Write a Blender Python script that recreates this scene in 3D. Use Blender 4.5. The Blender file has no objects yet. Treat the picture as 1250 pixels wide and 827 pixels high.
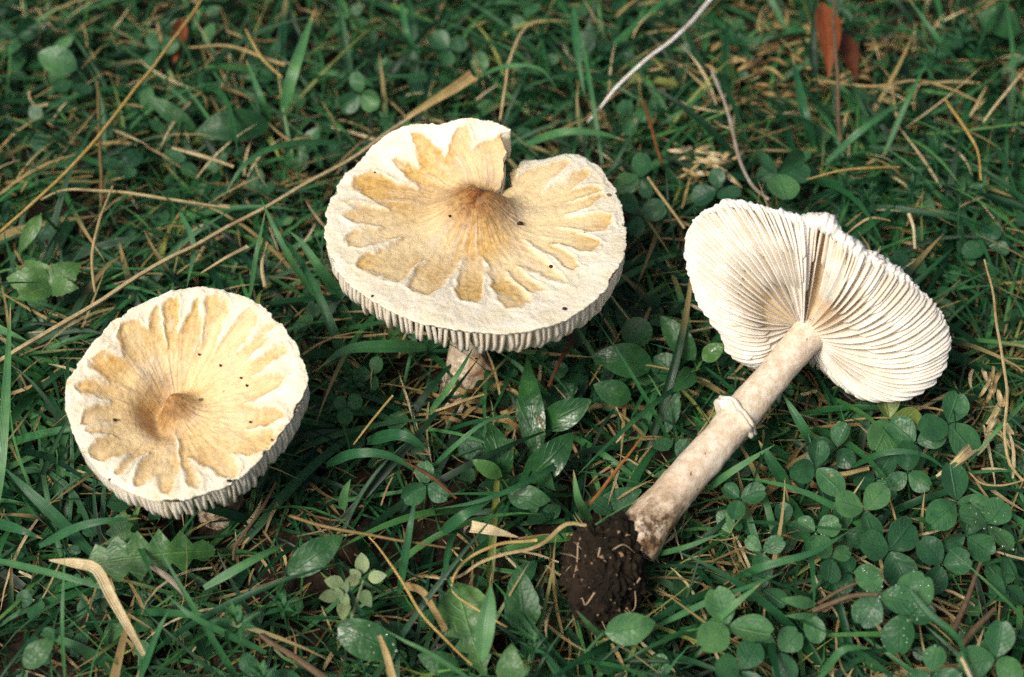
import bpy, math, random
import numpy as np
from mathutils import Vector

# ------------------------------------------------------------------ camera, sky, sun, exposure
random.seed(7)
rng = np.random.default_rng(11)
SC = bpy.context.scene
COL = SC.collection
M = 0.01                       # all layout numbers below are centimetres
PITCH = math.radians(53.0)
DIST, LENS = 50.0, 55.0
TARGET = np.array([0.0, 0.0, 2.0])
FWD = np.array([0.0, math.cos(PITCH), -math.sin(PITCH)])
UPV = np.array([0.0, math.sin(PITCH), math.cos(PITCH)])
RGT = np.array([1.0, 0.0, 0.0])
CAM = TARGET - DIST * FWD
FPX = 1250 * LENS / 36.0

cam_data = bpy.data.cameras.new('camera')
cam = bpy.data.objects.new('camera', cam_data)
COL.objects.link(cam)
cam.location = Vector(CAM * M)
cam.rotation_euler = (math.pi / 2 - PITCH, 0, 0)
cam_data.lens = LENS
cam_data.sensor_width = 36
cam_data.clip_start = 0.01
cam_data.clip_end = 200
cam_data.dof.use_dof = True
cam_data.dof.focus_distance = 0.475
cam_data.dof.aperture_fstop = 8.0
SC.camera = cam

SUN_AZ, SUN_EL = math.radians(-132), math.radians(52)   # azimuth from +Y towards +X
world = bpy.data.worlds.new('World')
SC.world = world
world.use_nodes = True
wn = world.node_tree
sky = wn.nodes.new('ShaderNodeTexSky')
sky.sky_type = 'NISHITA'
sky.sun_disc = False
sky.sun_elevation = SUN_EL
sky.sun_rotation = SUN_AZ
sky.air_density = 0.7
sky.dust_density = 6.0
sky.ozone_density = 0.3
wn.links.new(sky.outputs[0], wn.nodes['Background'].inputs[0])
wn.nodes['Background'].inputs[1].default_value = 0.06

sun_data = bpy.data.lights.new('sun', 'SUN')
sun_data.energy = 1.5
sun_data.angle = math.radians(16)
sun_data.color = (1.0, 0.96, 0.85)
sun = bpy.data.objects.new('sun', sun_data)
COL.objects.link(sun)
sd = Vector((math.sin(SUN_AZ) * math.cos(SUN_EL), math.cos(SUN_AZ) * math.cos(SUN_EL), math.sin(SUN_EL)))
sun.rotation_euler = sd.to_track_quat('Z', 'Y').to_euler()
sun.location = sd * 5

SC.view_settings.view_transform = 'Standard'
SC.view_settings.look = 'None'
SC.view_settings.gamma = 1
SC.view_settings.use_curve_mapping = False
SC.view_settings.exposure = 0.88
SC.cycles.use_denoising = False
SC.cycles.max_bounces = 8

# ------------------------------------------------------------------ helpers
def ray(px, py):
    return FWD + (px - 625.0) / FPX * RGT - (py - 413.5) / FPX * UPV

def P(px, py, z):
    d = ray(px, py)
    return CAM + d * ((z - CAM[2]) / d[2])

def PD(px, py, depth):
    return CAM + ray(px, py) * depth

def depth_of(p):
    return float(np.dot(np.asarray(p) - CAM, FWD))

def project(p):
    q = np.asarray(p) - CAM
    d = q @ FWD
    return 625.0 + FPX * (q @ RGT) / d, 413.5 - FPX * (q @ UPV) / d

def pxcm(p):
    return FPX / depth_of(p)

_perm = rng.random((64, 64, 64)).astype(np.float32)
def vnoise(p, scale):
    q = np.asarray(p, dtype=np.float64) * scale + 100.0
    i = np.floor(q).astype(int)
    f = q - i
    f = f * f * (3 - 2 * f)
    out = 0
    for dx in (0, 1):
        for dy in (0, 1):
            for dz in (0, 1):
                w = (f[..., 0] if dx else 1 - f[..., 0]) * (f[..., 1] if dy else 1 - f[..., 1]) * (f[..., 2] if dz else 1 - f[..., 2])
                out = out + w * _perm[(i[..., 0] + dx) % 64, (i[..., 1] + dy) % 64, (i[..., 2] + dz) % 64]
    return out * 2 - 1

def fbm(p, scale, octs=4):
    a, s, o = 1.0, scale, 0
    for k in range(octs):
        o = o + a * vnoise(np.asarray(p) + 17.3 * k, s)
        a *= 0.5
        s *= 2.03
    return o

def spline(pts, n):
    pts = np.asarray(pts, float)
    if len(pts) == 2:
        u = np.linspace(0, 1, n)[:, None]
        return pts[0] * (1 - u) + pts[1] * u
    ext = np.vstack([2 * pts[0] - pts[1], pts, 2 * pts[-1] - pts[-2]])
    seg = np.linalg.norm(np.diff(pts, axis=0), axis=1)
    cum = np.concatenate([[0], np.cumsum(seg)])
    out = []
    for s in np.linspace(0, cum[-1], n):
        k = min(np.searchsorted(cum, s, side='right') - 1, len(pts) - 2)
        t = (s - cum[k]) / max(seg[k], 1e-9)
        p0, p1, p2, p3 = ext[k:k + 4]
        out.append(0.5 * (2 * p1 + (p2 - p0) * t + (2 * p0 - 5 * p1 + 4 * p2 - p3) * t * t + (3 * p1 - p0 - 3 * p2 + p3) * t ** 3))
    return np.array(out)

def unit(v):
    v = np.asarray(v, float)
    return v / np.maximum(np.linalg.norm(v, axis=-1, keepdims=True), 1e-9)

def grid_faces(nu, nv, wrap_u=False, wrap_v=False, base=0):
    iu = np.arange(nu if wrap_u else nu - 1)
    iv = np.arange(nv if wrap_v else nv - 1)
    a, b = np.meshgrid(iu, iv, indexing='ij')
    a2, b2 = (a + 1) % nu, (b + 1) % nv
    return (np.stack([a * nv + b, a2 * nv + b, a2 * nv + b2, a * nv + b2], -1).reshape(-1, 4) + base)

class Geo:
    def __init__(self):
        self.v, self.f, self.a, self.n = [], [], {}, 0
    def add(self, v, f, **attrs):
        v = np.asarray(v, float).reshape(-1, 3)
        f = np.asarray(f) + self.n
        self.v.append(v)
        self.f.append(f)
        for k in set(self.a) | set(attrs):
            arr = attrs.get(k, 0.0)
            arr = np.full(len(v), arr) if np.isscalar(arr) else np.asarray(arr, float).reshape(-1)
            self.a.setdefault(k, [np.zeros(self.n)] if self.n else []).append(arr)
        self.n += len(v)
        return self

def link(name, mesh, mat, parent, origin):
    o = bpy.data.objects.new(name, mesh)
    COL.objects.link(o)
    if mat is not None and not mesh.materials:
        mesh.materials.append(mat)
    if parent is not None:
        o.parent = parent
    else:
        o.location = Vector(np.asarray(origin) * M)
    return o

def build(name, g, mat, parent=None, origin=(0, 0, 0), smooth=True):
    """One mesh object.  Vertices in world cm; origin = the thing's base."""
    v = (np.vstack(g.v) - np.asarray(origin)) * M
    me = bpy.data.meshes.new(name)
    nq = sum(len(f) for f in g.f)
    me.vertices.add(len(v))
    me.vertices.foreach_set('co', v.astype(np.float32).ravel())
    loops = np.concatenate([f.ravel() for f in g.f])
    sizes = np.concatenate([np.full(len(f), f.shape[1]) for f in g.f])
    me.loops.add(len(loops))
    me.loops.foreach_set('vertex_index', loops.astype(np.int32))
    me.polygons.add(nq)
    me.polygons.foreach_set('loop_start', np.concatenate([[0], np.cumsum(sizes)[:-1]]).astype(np.int32))
    me.polygons.foreach_set('loop_total', sizes.astype(np.int32))
    if smooth:
        me.polygons.foreach_set('use_smooth', np.ones(nq, dtype=bool))
    for k, lst in g.a.items():
        at = me.attributes.new(k, 'FLOAT', 'POINT')
        at.data.foreach_set('value', np.concatenate(lst).astype(np.float32))
    me.update()
    me.validate()
    return link(name, me, mat, parent, origin)

def tag(o, label=None, cat=None, group=None, kind=None):
    for k, x in (('label', label), ('category', cat), ('group', group), ('kind', kind)):
        if x:
            o[k] = x
    return o

def empty(name, origin, label, cat, group=None):
    o = bpy.data.objects.new(name, None)
    COL.objects.link(o)
    o.empty_display_size = 0.01
    o.location = Vector(np.asarray(origin) * M)
    return tag(o, label, cat, group)

# ------------------------------------------------------------------ materials
class NT:
    def __init__(self, name):
        self.m = bpy.data.materials.new(name)
        self.m.use_nodes = True
        self.t = self.m.node_tree
        self.b = self.t.nodes['Principled BSDF']
        self.out = self.t.nodes['Material Output']
        self.tc = None
    def n(self, typ, **kw):
        x = self.t.nodes.new(typ)
        for k, v in kw.items():
            setattr(x, k, v)
        return x
    def l(self, a, b):
        self.t.links.new(a, b)
    def attr(self, name):
        return self.n('ShaderNodeAttribute', attribute_name=name).outputs['Fac']
    def obj(self):
        if self.tc is None:
            self.tc = self.n('ShaderNodeTexCoord').outputs['Object']
        return self.tc
    def noise(self, scale, detail=3, rough=.55, vec=None):
        x = self.n('ShaderNodeTexNoise')
        x.inputs['Scale'].default_value = scale
        x.inputs['Detail'].default_value = detail
        x.inputs['Roughness'].default_value = rough
        self.l(vec or self.obj(), x.inputs['Vector'])
        return x.outputs['Fac']
    def mul(self, a, b, op='MULTIPLY'):
        x = self.n('ShaderNodeMath', operation=op)
        for i, q in enumerate((a, b)):
            if isinstance(q, (int, float)):
                x.inputs[i].default_value = q
            else:
                self.l(q, x.inputs[i])
        return x.outputs[0]
    def ramp(self, fac, stops):
        x = self.n('ShaderNodeValToRGB')
        e = x.color_ramp.elements
        while len(e) < len(stops):
            e.new(0.5)
        for q, (p, c) in zip(e, stops):
            q.position = p
            q.color = (*c, 1) if len(c) == 3 else c
        self.l(fac, x.inputs[0])
        return x.outputs[0]
    def step(self, fac, a, b):
        x = self.n('ShaderNodeMapRange')
        x.interpolation_type = 'SMOOTHSTEP'
        x.inputs['From Min'].default_value = a
        x.inputs['From Max'].default_value = b
        self.l(fac, x.inputs['Value'])
        return x.outputs[0]
    def mix(self, fac, a, b, mode='MIX'):
        x = self.n('ShaderNodeMix', data_type='RGBA', blend_type=mode)
        for i, q in ((0, fac), (6, a), (7, b)):
            if isinstance(q, (int, float)):
                x.inputs[i].default_value = q
            elif isinstance(q, tuple):
                x.inputs[i].default_value = (*q, 1)
            else:
                self.l(q, x.inputs[i])
        return x.outputs[2]
    def bump(self, h, strength, dist):
        x = self.n('ShaderNodeBump')
        x.inputs['Strength'].default_value = strength
        x.inputs['Distance'].default_value = dist
        self.l(h, x.inputs['Height'])
        self.l(x.outputs[0], self.b.inputs['Normal'])
    def translucent(self, col, fac):
        t = self.n('ShaderNodeBsdfTranslucent')
        self.l(col, t.inputs[0])
        x = self.n('ShaderNodeMixShader')
        x.inputs[0].default_value = fac
        self.l(self.b.outputs[0], x.inputs[1])
        self.l(t.outputs[0], x.inputs[2])
        self.l(x.outputs[0], self.out.inputs[0])

def mat_green(name, stops, rough=.42, veins=0.0, stripes=0.0, trans=.22, spots=0.0, hair=0.0, spec=.5):
    """Leaf: rnd picks the hue, u = across (-1..1), w = along (0..1)."""
    s = NT(name)
    c = s.ramp(s.attr('rnd'), stops)
    nz = s.noise(220, 4, .6)
    c = s.mix(s.step(nz, .3, .75), c, s.mix(1.0, c, (1.25, 1.2, 1.0), 'MULTIPLY'))
    c = s.mix(s.mul(s.step(s.noise(75, 4, .65), .40, .68), .8), c, s.mix(1.0, c, (1.75, 1.45, 1.25), 'MULTIPLY'))
    au = s.mul(s.attr('u'), 0, 'ABSOLUTE')
    c = s.mix(s.mul(s.step(au, .90, .99), .35), c, s.mix(1.0, c, (1.7, 1.5, 1.5), 'MULTIPLY'))
    if veins > 0:
        mid = s.step(au, .10, .02)
        k = s.mul(s.mul(s.attr('w'), s.mul(au, .35), 'SUBTRACT'), 40.0)
        lat = s.step(s.mul(k, 0, 'SINE'), .75, .98)
        v = s.mul(mid, s.mul(lat, .35), 'MAXIMUM')
        c = s.mix(s.mul(v, veins), c, s.mix(1.0, c, (2.2, 1.75, 1.8), 'MULTIPLY'))
        h = s.mul(s.mul(v, -.6), s.mul(s.mul(nz, .8), s.mul(s.noise(130, 3, .6), 2.5), 'ADD'), 'ADD')
        s.bump(h, .6, .0007)
    elif stripes > 0:
        st = s.mul(s.mul(s.attr('u'), 22.0), 0, 'SINE')
        mid = s.step(au, .16, .04)
        c = s.mix(s.mul(mid, stripes), c, s.mix(1.0, c, (1.6, 1.45, 1.5), 'MULTIPLY'))
        s.bump(s.mul(st, s.mul(nz, .6), 'ADD'), .35, .00012)
    if spots > 0:
        n2 = s.noise(90, 3, .7)
        c = s.mix(s.mul(s.step(n2, .66, .74), spots), c, (.16, .11, .035))
    dry = s.attr('dry')
    c = s.mix(dry, c, (.42, .30, .13))
    s.l(c, s.b.inputs['Base Color'])
    s.b.inputs['Specular IOR Level'].default_value = spec
    if hair:
        s.b.inputs['Sheen Weight'].default_value = hair
        s.b.inputs['Sheen Roughness'].default_value = .5
        s.b.inputs['Sheen Tint'].default_value = (.75, .9, .8, 1)
    rg = s.n('ShaderNodeMapRange')
    rg.inputs['To Min'].default_value = rough - .12
    rg.inputs['To Max'].default_value = rough + .18
    s.l(s.noise(300, 2), rg.inputs['Value'])
    s.l(rg.outputs[0], s.b.inputs['Roughness'])
    s.translucent(s.mix(1.0, c, (1.3, 1.35, .7), 'MULTIPLY'), trans)
    return s.m

G_GRASS = [(0, (.004, .026, .011)), (.35, (.010, .062, .024)), (.68, (.031, .142, .048)), (.9, (.070, .205, .060)), (1, (.17, .22, .06))]
G_BLADE = [(0, (.009, .056, .025)), (.5, (.027, .124, .048)), (1, (.080, .215, .085))]
G_CLOV = [(0, (.010, .058, .026)), (.5, (.029, .114, .046)), (.85, (.062, .172, .064)), (1, (.22, .25, .045))]
G_LEAF = [(0, (.008, .044, .015)), (.5, (.022, .092, .028)), (.8, (.062, .155, .042)), (1, (.14, .22, .11))]
MAT_GRASS = mat_green('grass_green', G_GRASS, .34, stripes=.35, trans=.22, spec=.4)
MAT_BLADE = mat_green('blade_green', G_BLADE, .34, stripes=.4, trans=.2)
MAT_CLOVER = mat_green('clover_green', G_CLOV, .40, veins=.12, trans=.18, hair=.05, spec=.45, spots=.3)
MAT_LEAF = mat_green('broad_leaf_green', G_LEAF, .40, veins=.55, trans=.15, spots=.2)
MAT_WET = mat_green('wet_leaf_green', G_LEAF, .27, veins=.3, trans=.12, spec=.5)

def mat_dry(name, stops, rough=.7, fibre=1.0, trans=.1):
    s = NT(name)
    c = s.ramp(s.attr('rnd'), stops)
    nz = s.noise(350, 4, .65)
    c = s.mix(s.step(nz, .35, .7), s.mix(1.0, c, (.76, .70, .62), 'MULTIPLY'), c)
    n2 = s.noise(60, 3, .6)
    c = s.mix(s.mul(s.step(n2, .55, .72), .6), c, s.mix(1.0, c, (.62, .45, .34), 'MULTIPLY'))
    s.l(c, s.b.inputs['Base Color'])
    s.b.inputs['Roughness'].default_value = rough
    s.b.inputs['Specular IOR Level'].default_value = .3
    st = s.mul(s.mul(s.attr('u'), 14.0), 0, 'SINE')
    s.bump(s.mul(st, nz, 'ADD'), .5 * fibre, .0003)
    s.translucent(c, trans)
    return s.m

D_STRAW = [(0, (.10, .065, .030)), (.3, (.27, .18, .075)), (.65, (.52, .40, .18)), (1, (.76, .66, .42))]
MAT_STRAW = mat_dry('dry_straw', D_STRAW)
MAT_YELLOW = mat_dry('yellow_straw', [(0, (.50, .33, .08)), (1, (.78, .60, .24))], .5)
MAT_TWIG = mat_dry('grey_brown_twig', [(0, (.085, .055, .032)), (.6, (.19, .135, .085)), (1, (.95, .93, .88))], .8, trans=.02)
MAT_ORANGE = mat_dry('orange_stem', [(0, (.10, .032, .014)), (1, (.42, .165, .045))], .55)
MAT_REDLEAF = mat_dry('red_brown_leaf', [(0, (.095, .030, .014)), (1, (.26, .075, .024))], .5, .5)

def mat_soil(name, pale=.5):
    s = NT(name)
    a, b = s.noise(45, 6, .65), s.noise(420, 5, .7)
    c = s.mix(s.step(a, .35, .7), (.011, .008, .005), (.038, .026, .015))
    c = s.mix(s.mul(s.step(b, .56, .70), pale), c, (.17, .115, .062))
    c = s.mix(s.mul(s.step(s.noise(900, 2), .70, .76), pale), c, (.42, .32, .20))
    s.l(c, s.b.inputs['Base Color'])
    s.b.inputs['Roughness'].default_value = .92
    s.b.inputs['Specular IOR Level'].default_value = .2
    s.bump(s.mul(a, b, 'ADD'), .9, .0015)
    return s.m
MAT_SOIL = mat_soil('soil')
MAT_CLOD = mat_soil('clod_soil', .30)

def mat_cap(name, warm):
    s = NT(name)
    tan, ctr = s.attr('tan'), s.attr('ctr')
    fine = s.noise(520, 4, .7)
    mid = s.noise(130, 4, .6)
    white = s.mix(s.step(mid, .35, .7), (.80, .71, .52), (.89, .83, .69))
    white = s.mix(s.mul(s.step(fine, .55, .8), .35), white, (.74, .62, .40))
    tc = s.mix(s.step(fine, .36, .62), (.50, .285, .070), (.74, .485, .165))
    tc = s.mix(s.mul(s.step(mid, .45, .72), .5), tc, (.60, .375, .115))
    tc = s.mix(s.mul(s.attr('pale'), .80), tc, (.86, .70, .42))
    um = s.mix(s.step(fine, .38, .60), (.10, .028, .005), (.31, .110, .022))
    tc = s.mix(s.mul(ctr, warm), tc, um)
    tc = s.mix(s.mul(s.attr('lip'), .55), tc, (.44, .225, .055))
    c = s.mix(tan, white, tc)
    v = s.n('ShaderNodeTexVoronoi')
    v.inputs['Scale'].default_value = 150
    s.l(s.obj(), v.inputs['Vector'])
    rnd = s.n('ShaderNodeSeparateColor')
    s.l(v.outputs['Color'], rnd.inputs[0])
    speck = s.mul(s.step(v.outputs['Distance'], .16, .10), s.step(rnd.outputs[0], .955, .965))
    c = s.mix(s.mul(speck, .85), c, (.09, .045, .02))
    s.l(c, s.b.inputs['Base Color'])
    s.b.inputs['Roughness'].default_value = .55
    s.b.inputs['Specular IOR Level'].default_value = .3
    s.b.inputs['Subsurface Weight'].default_value = .12
    s.b.inputs['Subsurface Radius'].default_value = (.004, .0025, .0012)
    s.b.inputs['Subsurface Scale'].default_value = .5
    s.bump(s.mul(fine, s.mul(mid, 1.5), 'ADD'), .55, .0006)
    return s.m
MAT_CAP_L = mat_cap('cap_cream', .8)
MAT_CAP_M = mat_cap('cap_tan', 1.0)

def mat_flesh(name, c1, c2, edge=None, bump=.4, sc=200):
    s = NT(name)
    c = s.mix(s.step(s.noise(sc, 4, .6), .35, .68), c1, c2)
    c = s.mix(s.mul(s.attr('stain'), s.step(s.noise(75, 4, .6), .30, .75)), c, edge or (.52, .30, .12))
    s.l(c, s.b.inputs['Base Color'])
    s.b.inputs['Roughness'].default_value = .65
    s.b.inputs['Specular IOR Level'].default_value = .25
    s.b.inputs['Subsurface Weight'].default_value = .12
    s.b.inputs['Subsurface Radius'].default_value = (.004, .0028, .0016)
    s.b.inputs['Subsurface Scale'].default_value = .4
    s.bump(s.noise(700, 4, .65), bump, .0004)
    return s.m
MAT_GILL = mat_flesh('gill_cream', (.80, .71, .56), (.88, .82, .70), (.66, .50, .30))
MAT_GILL_W = mat_flesh('gill_white', (.78, .72, .62), (.87, .83, .76), (.58, .37, .15))
MAT_FLESH = mat_flesh('cap_flesh', (.60, .47, .30), (.72, .60, .42))
MAT_MARGIN = mat_flesh('margin_white', (.78, .73, .66), (.88, .85, .80), (.62, .42, .20), 1.0, 300)
MAT_RING = mat_flesh('ring_white', (.80, .73, .62), (.90, .86, .78), (.55, .40, .22))
MAT_TORN = mat_flesh('torn_skin', (.42, .27, .15), (.62, .46, .30), (.30, .18, .09), .9)

def mat_stem():
    s = NT('stem_beige')
    st = s.attr('stain')
    fine = s.noise(420, 4, .7)
    c = s.mix(s.step(fine, .36, .62), (.62, .49, .35), (.80, .70, .56))
    c = s.mix(s.mul(s.step(s.noise(120, 3, .6), .45, .72), .5), c, (.58, .42, .27))
    c = s.mix(s.mul(st, s.step(s.noise(160, 4, .6), .30, .62)), c, (.36, .22, .11))
    c = s.mix(s.mul(s.step(st, .15, .9), s.step(s.noise(330, 5, .75), .42, .62)), c, (.055, .032, .016))
    sp = s.step(s.noise(330, 2, .5), .715, .74)
    c = s.mix(s.mul(sp, .8), c, (.16, .08, .035))
    s.l(c, s.b.inputs['Base Color'])
    s.b.inputs['Roughness'].default_value = .62
    s.b.inputs['Specular IOR Level'].default_value = .3
    s.b.inputs['Subsurface Weight'].default_value = .1
    s.b.inputs['Subsurface Radius'].default_value = (.004, .0028, .0016)
    s.b.inputs['Subsurface Scale'].default_value = .4
    s.bump(s.mul(fine, s.noise(90, 3), 'ADD'), .5, .0007)
    return s.m
MAT_STEM = mat_stem()

def mat_plain(name, col, rough=.8, spec=.3):
    s = NT(name)
    c = s.mix(s.noise(500, 3), tuple(x * .7 for x in col), tuple(min(1, x * 1.25) for x in col))
    s.l(c, s.b.inputs['Base Color'])
    s.b.inputs['Roughness'].default_value = rough
    s.b.inputs['Specular IOR Level'].default_value = spec
    return s.m
MAT_CRUMB = mat_plain('pale_crumb', (.30, .20, .11))
MAT_ROOT = mat_plain('pale_root', (.38, .28, .17))
MAT_FLECK = mat_plain('dark_fleck', (.035, .02, .01))
s = NT('water_drop')
s.b.inputs['Base Color'].default_value = (1, 1, 1, 1)
s.b.inputs['Roughness'].default_value = .03
s.b.inputs['IOR'].default_value = 1.33
s.b.inputs['Transmission Weight'].default_value = .8
MAT_DROP = s.m

# ------------------------------------------------------------------ ground
def ground_z(x, y):
    p = np.stack([x, y, np.zeros_like(x)], -1)
    return .25 * vnoise(p, .12) + .16 * vnoise(p, .5) + .10 * fbm(p, 1.6, 3) - .15
g = np.linspace(-1, 1, 261)
ax = 40 * np.sinh(g * 4.6) / np.sinh(4.6) * 50
gx, gy = np.meshgrid(ax, ax + 2.0, indexing='ij')
gz = ground_z(gx, gy)
ground = build('ground', Geo().add(np.stack([gx, gy, gz], -1).reshape(-1, 3), grid_faces(261, 261)), MAT_SOIL)
tag(ground, 'dark crumbly soil under the grass', 'soil', kind='structure')

# ------------------------------------------------------------------ mushrooms
KEEP = []          # (points, radius): keep-out samples for the grass
KEEPPX = []        # (polygon in px, depth): nothing random may hang in front of these

def periodic(xs, ys, q, period):
    o = np.argsort(xs)
    xs, ys = np.asarray(xs)[o], np.asarray(ys)[o]
    return np.interp(q, np.concatenate([xs - period, xs, xs + period]), np.concatenate([ys] * 3))

class Cap:
    """Cap laid out round a centre; s runs once round, t from centre to rim."""
    def __init__(self, centre, rim, prof, split=None, nt=110, ns=560):
        self.C, self.prof = np.asarray(centre, float), prof
        self.nt, self.ns, self.split = nt, ns, split
        pts = np.array([P(x, y, z) for x, y, z in rim])
        d = pts - self.C
        ph = np.unwrap(np.arctan2(d[:, 1], d[:, 0]))
        R = np.hypot(d[:, 0], d[:, 1])
        if split is None:
            if ph[-1] < ph[0]:
                ph, R, d = ph[::-1], R[::-1], d[::-1]
            self.ph0 = ph[0]
            fine = np.linspace(0, 2 * np.pi, 721)
            r = periodic(ph - ph[0], R, fine, 2 * np.pi)
            z = periodic(ph - ph[0], d[:, 2], fine, 2 * np.pi)
            k = np.ones(11) / 11
            sm = lambda q: np.convolve(np.concatenate([q[:-1]] * 3), k, 'same')[720:1441]
            self.fs, self.fr, self.fz = fine / (2 * np.pi), sm(r), sm(z)
        else:
            self.pa0, self.pa1, self.pb0, self.pb1 = split      # azimuth of both lips at inner end and rim
            span = ph[-1] - ph[0]
            fine = np.linspace(0, 1, 721)
            r = np.interp(fine, (ph - ph[0]) / span, R)
            z = np.interp(fine, (ph - ph[0]) / span, d[:, 2])
            k = np.ones(17) / 17
            sm = lambda q: np.convolve(np.pad(q, 8, 'edge'), k, 'valid')
            self.fs, self.fr, self.fz = fine, sm(r), sm(z)
    def R(self, s):
        return np.interp(s, self.fs, self.fr)
    def Z(self, s):
        return np.interp(s, self.fs, self.fz)
    def phi(self, s, t):
        if self.split is None:
            return self.ph0 + 2 * np.pi * s
        k = np.clip((t - .30) / .70, 0, 1)
        o = np.clip((t - .22) / .12, 0, 1)
        a = self.pa0 + (self.pa1 - self.pa0) * k
        b = self.pb0 + (self.pb1 - self.pb0) * k
        tz = np.stack([np.asarray(t) * 9, 0 * np.asarray(t), 0 * np.asarray(t)], -1)
        m = .5 * (self.pa0 + self.pb0 - 2 * np.pi)
        a = m + (a - m) * o
        b = m + 2 * np.pi + (b - m - 2 * np.pi) * o
        return a + (b - a) * s + o * (.09 * fbm(tz, 1.0, 3) * np.exp(-s / .02) + .11 * fbm(tz + 5, 1.0, 3) * np.exp(-(1 - s) / .02))
    def at(self, s, t, lift=0.0):
        p, r = self.phi(s, t), self.R(s) * t
        z = self.prof(self, s, t, p) + lift
        return np.stack([self.C[0] + r * np.cos(p), self.C[1] + r * np.sin(p), self.C[2] + z], -1)
    def nearest(self, px, py):
        if not hasattr(self, 'lut'):
            S, T = np.meshgrid(np.linspace(0, 1, 721), np.linspace(.05, 1, 96), indexing='ij')
            x, y = project(self.at(S, T).reshape(-1, 3))
            self.lut = (x, y, S.ravel(), T.ravel())
        x, y, S, T = self.lut
        k = np.argmin((x - px) ** 2 + (y - py) ** 2)
        return S[k], T[k]

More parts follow.
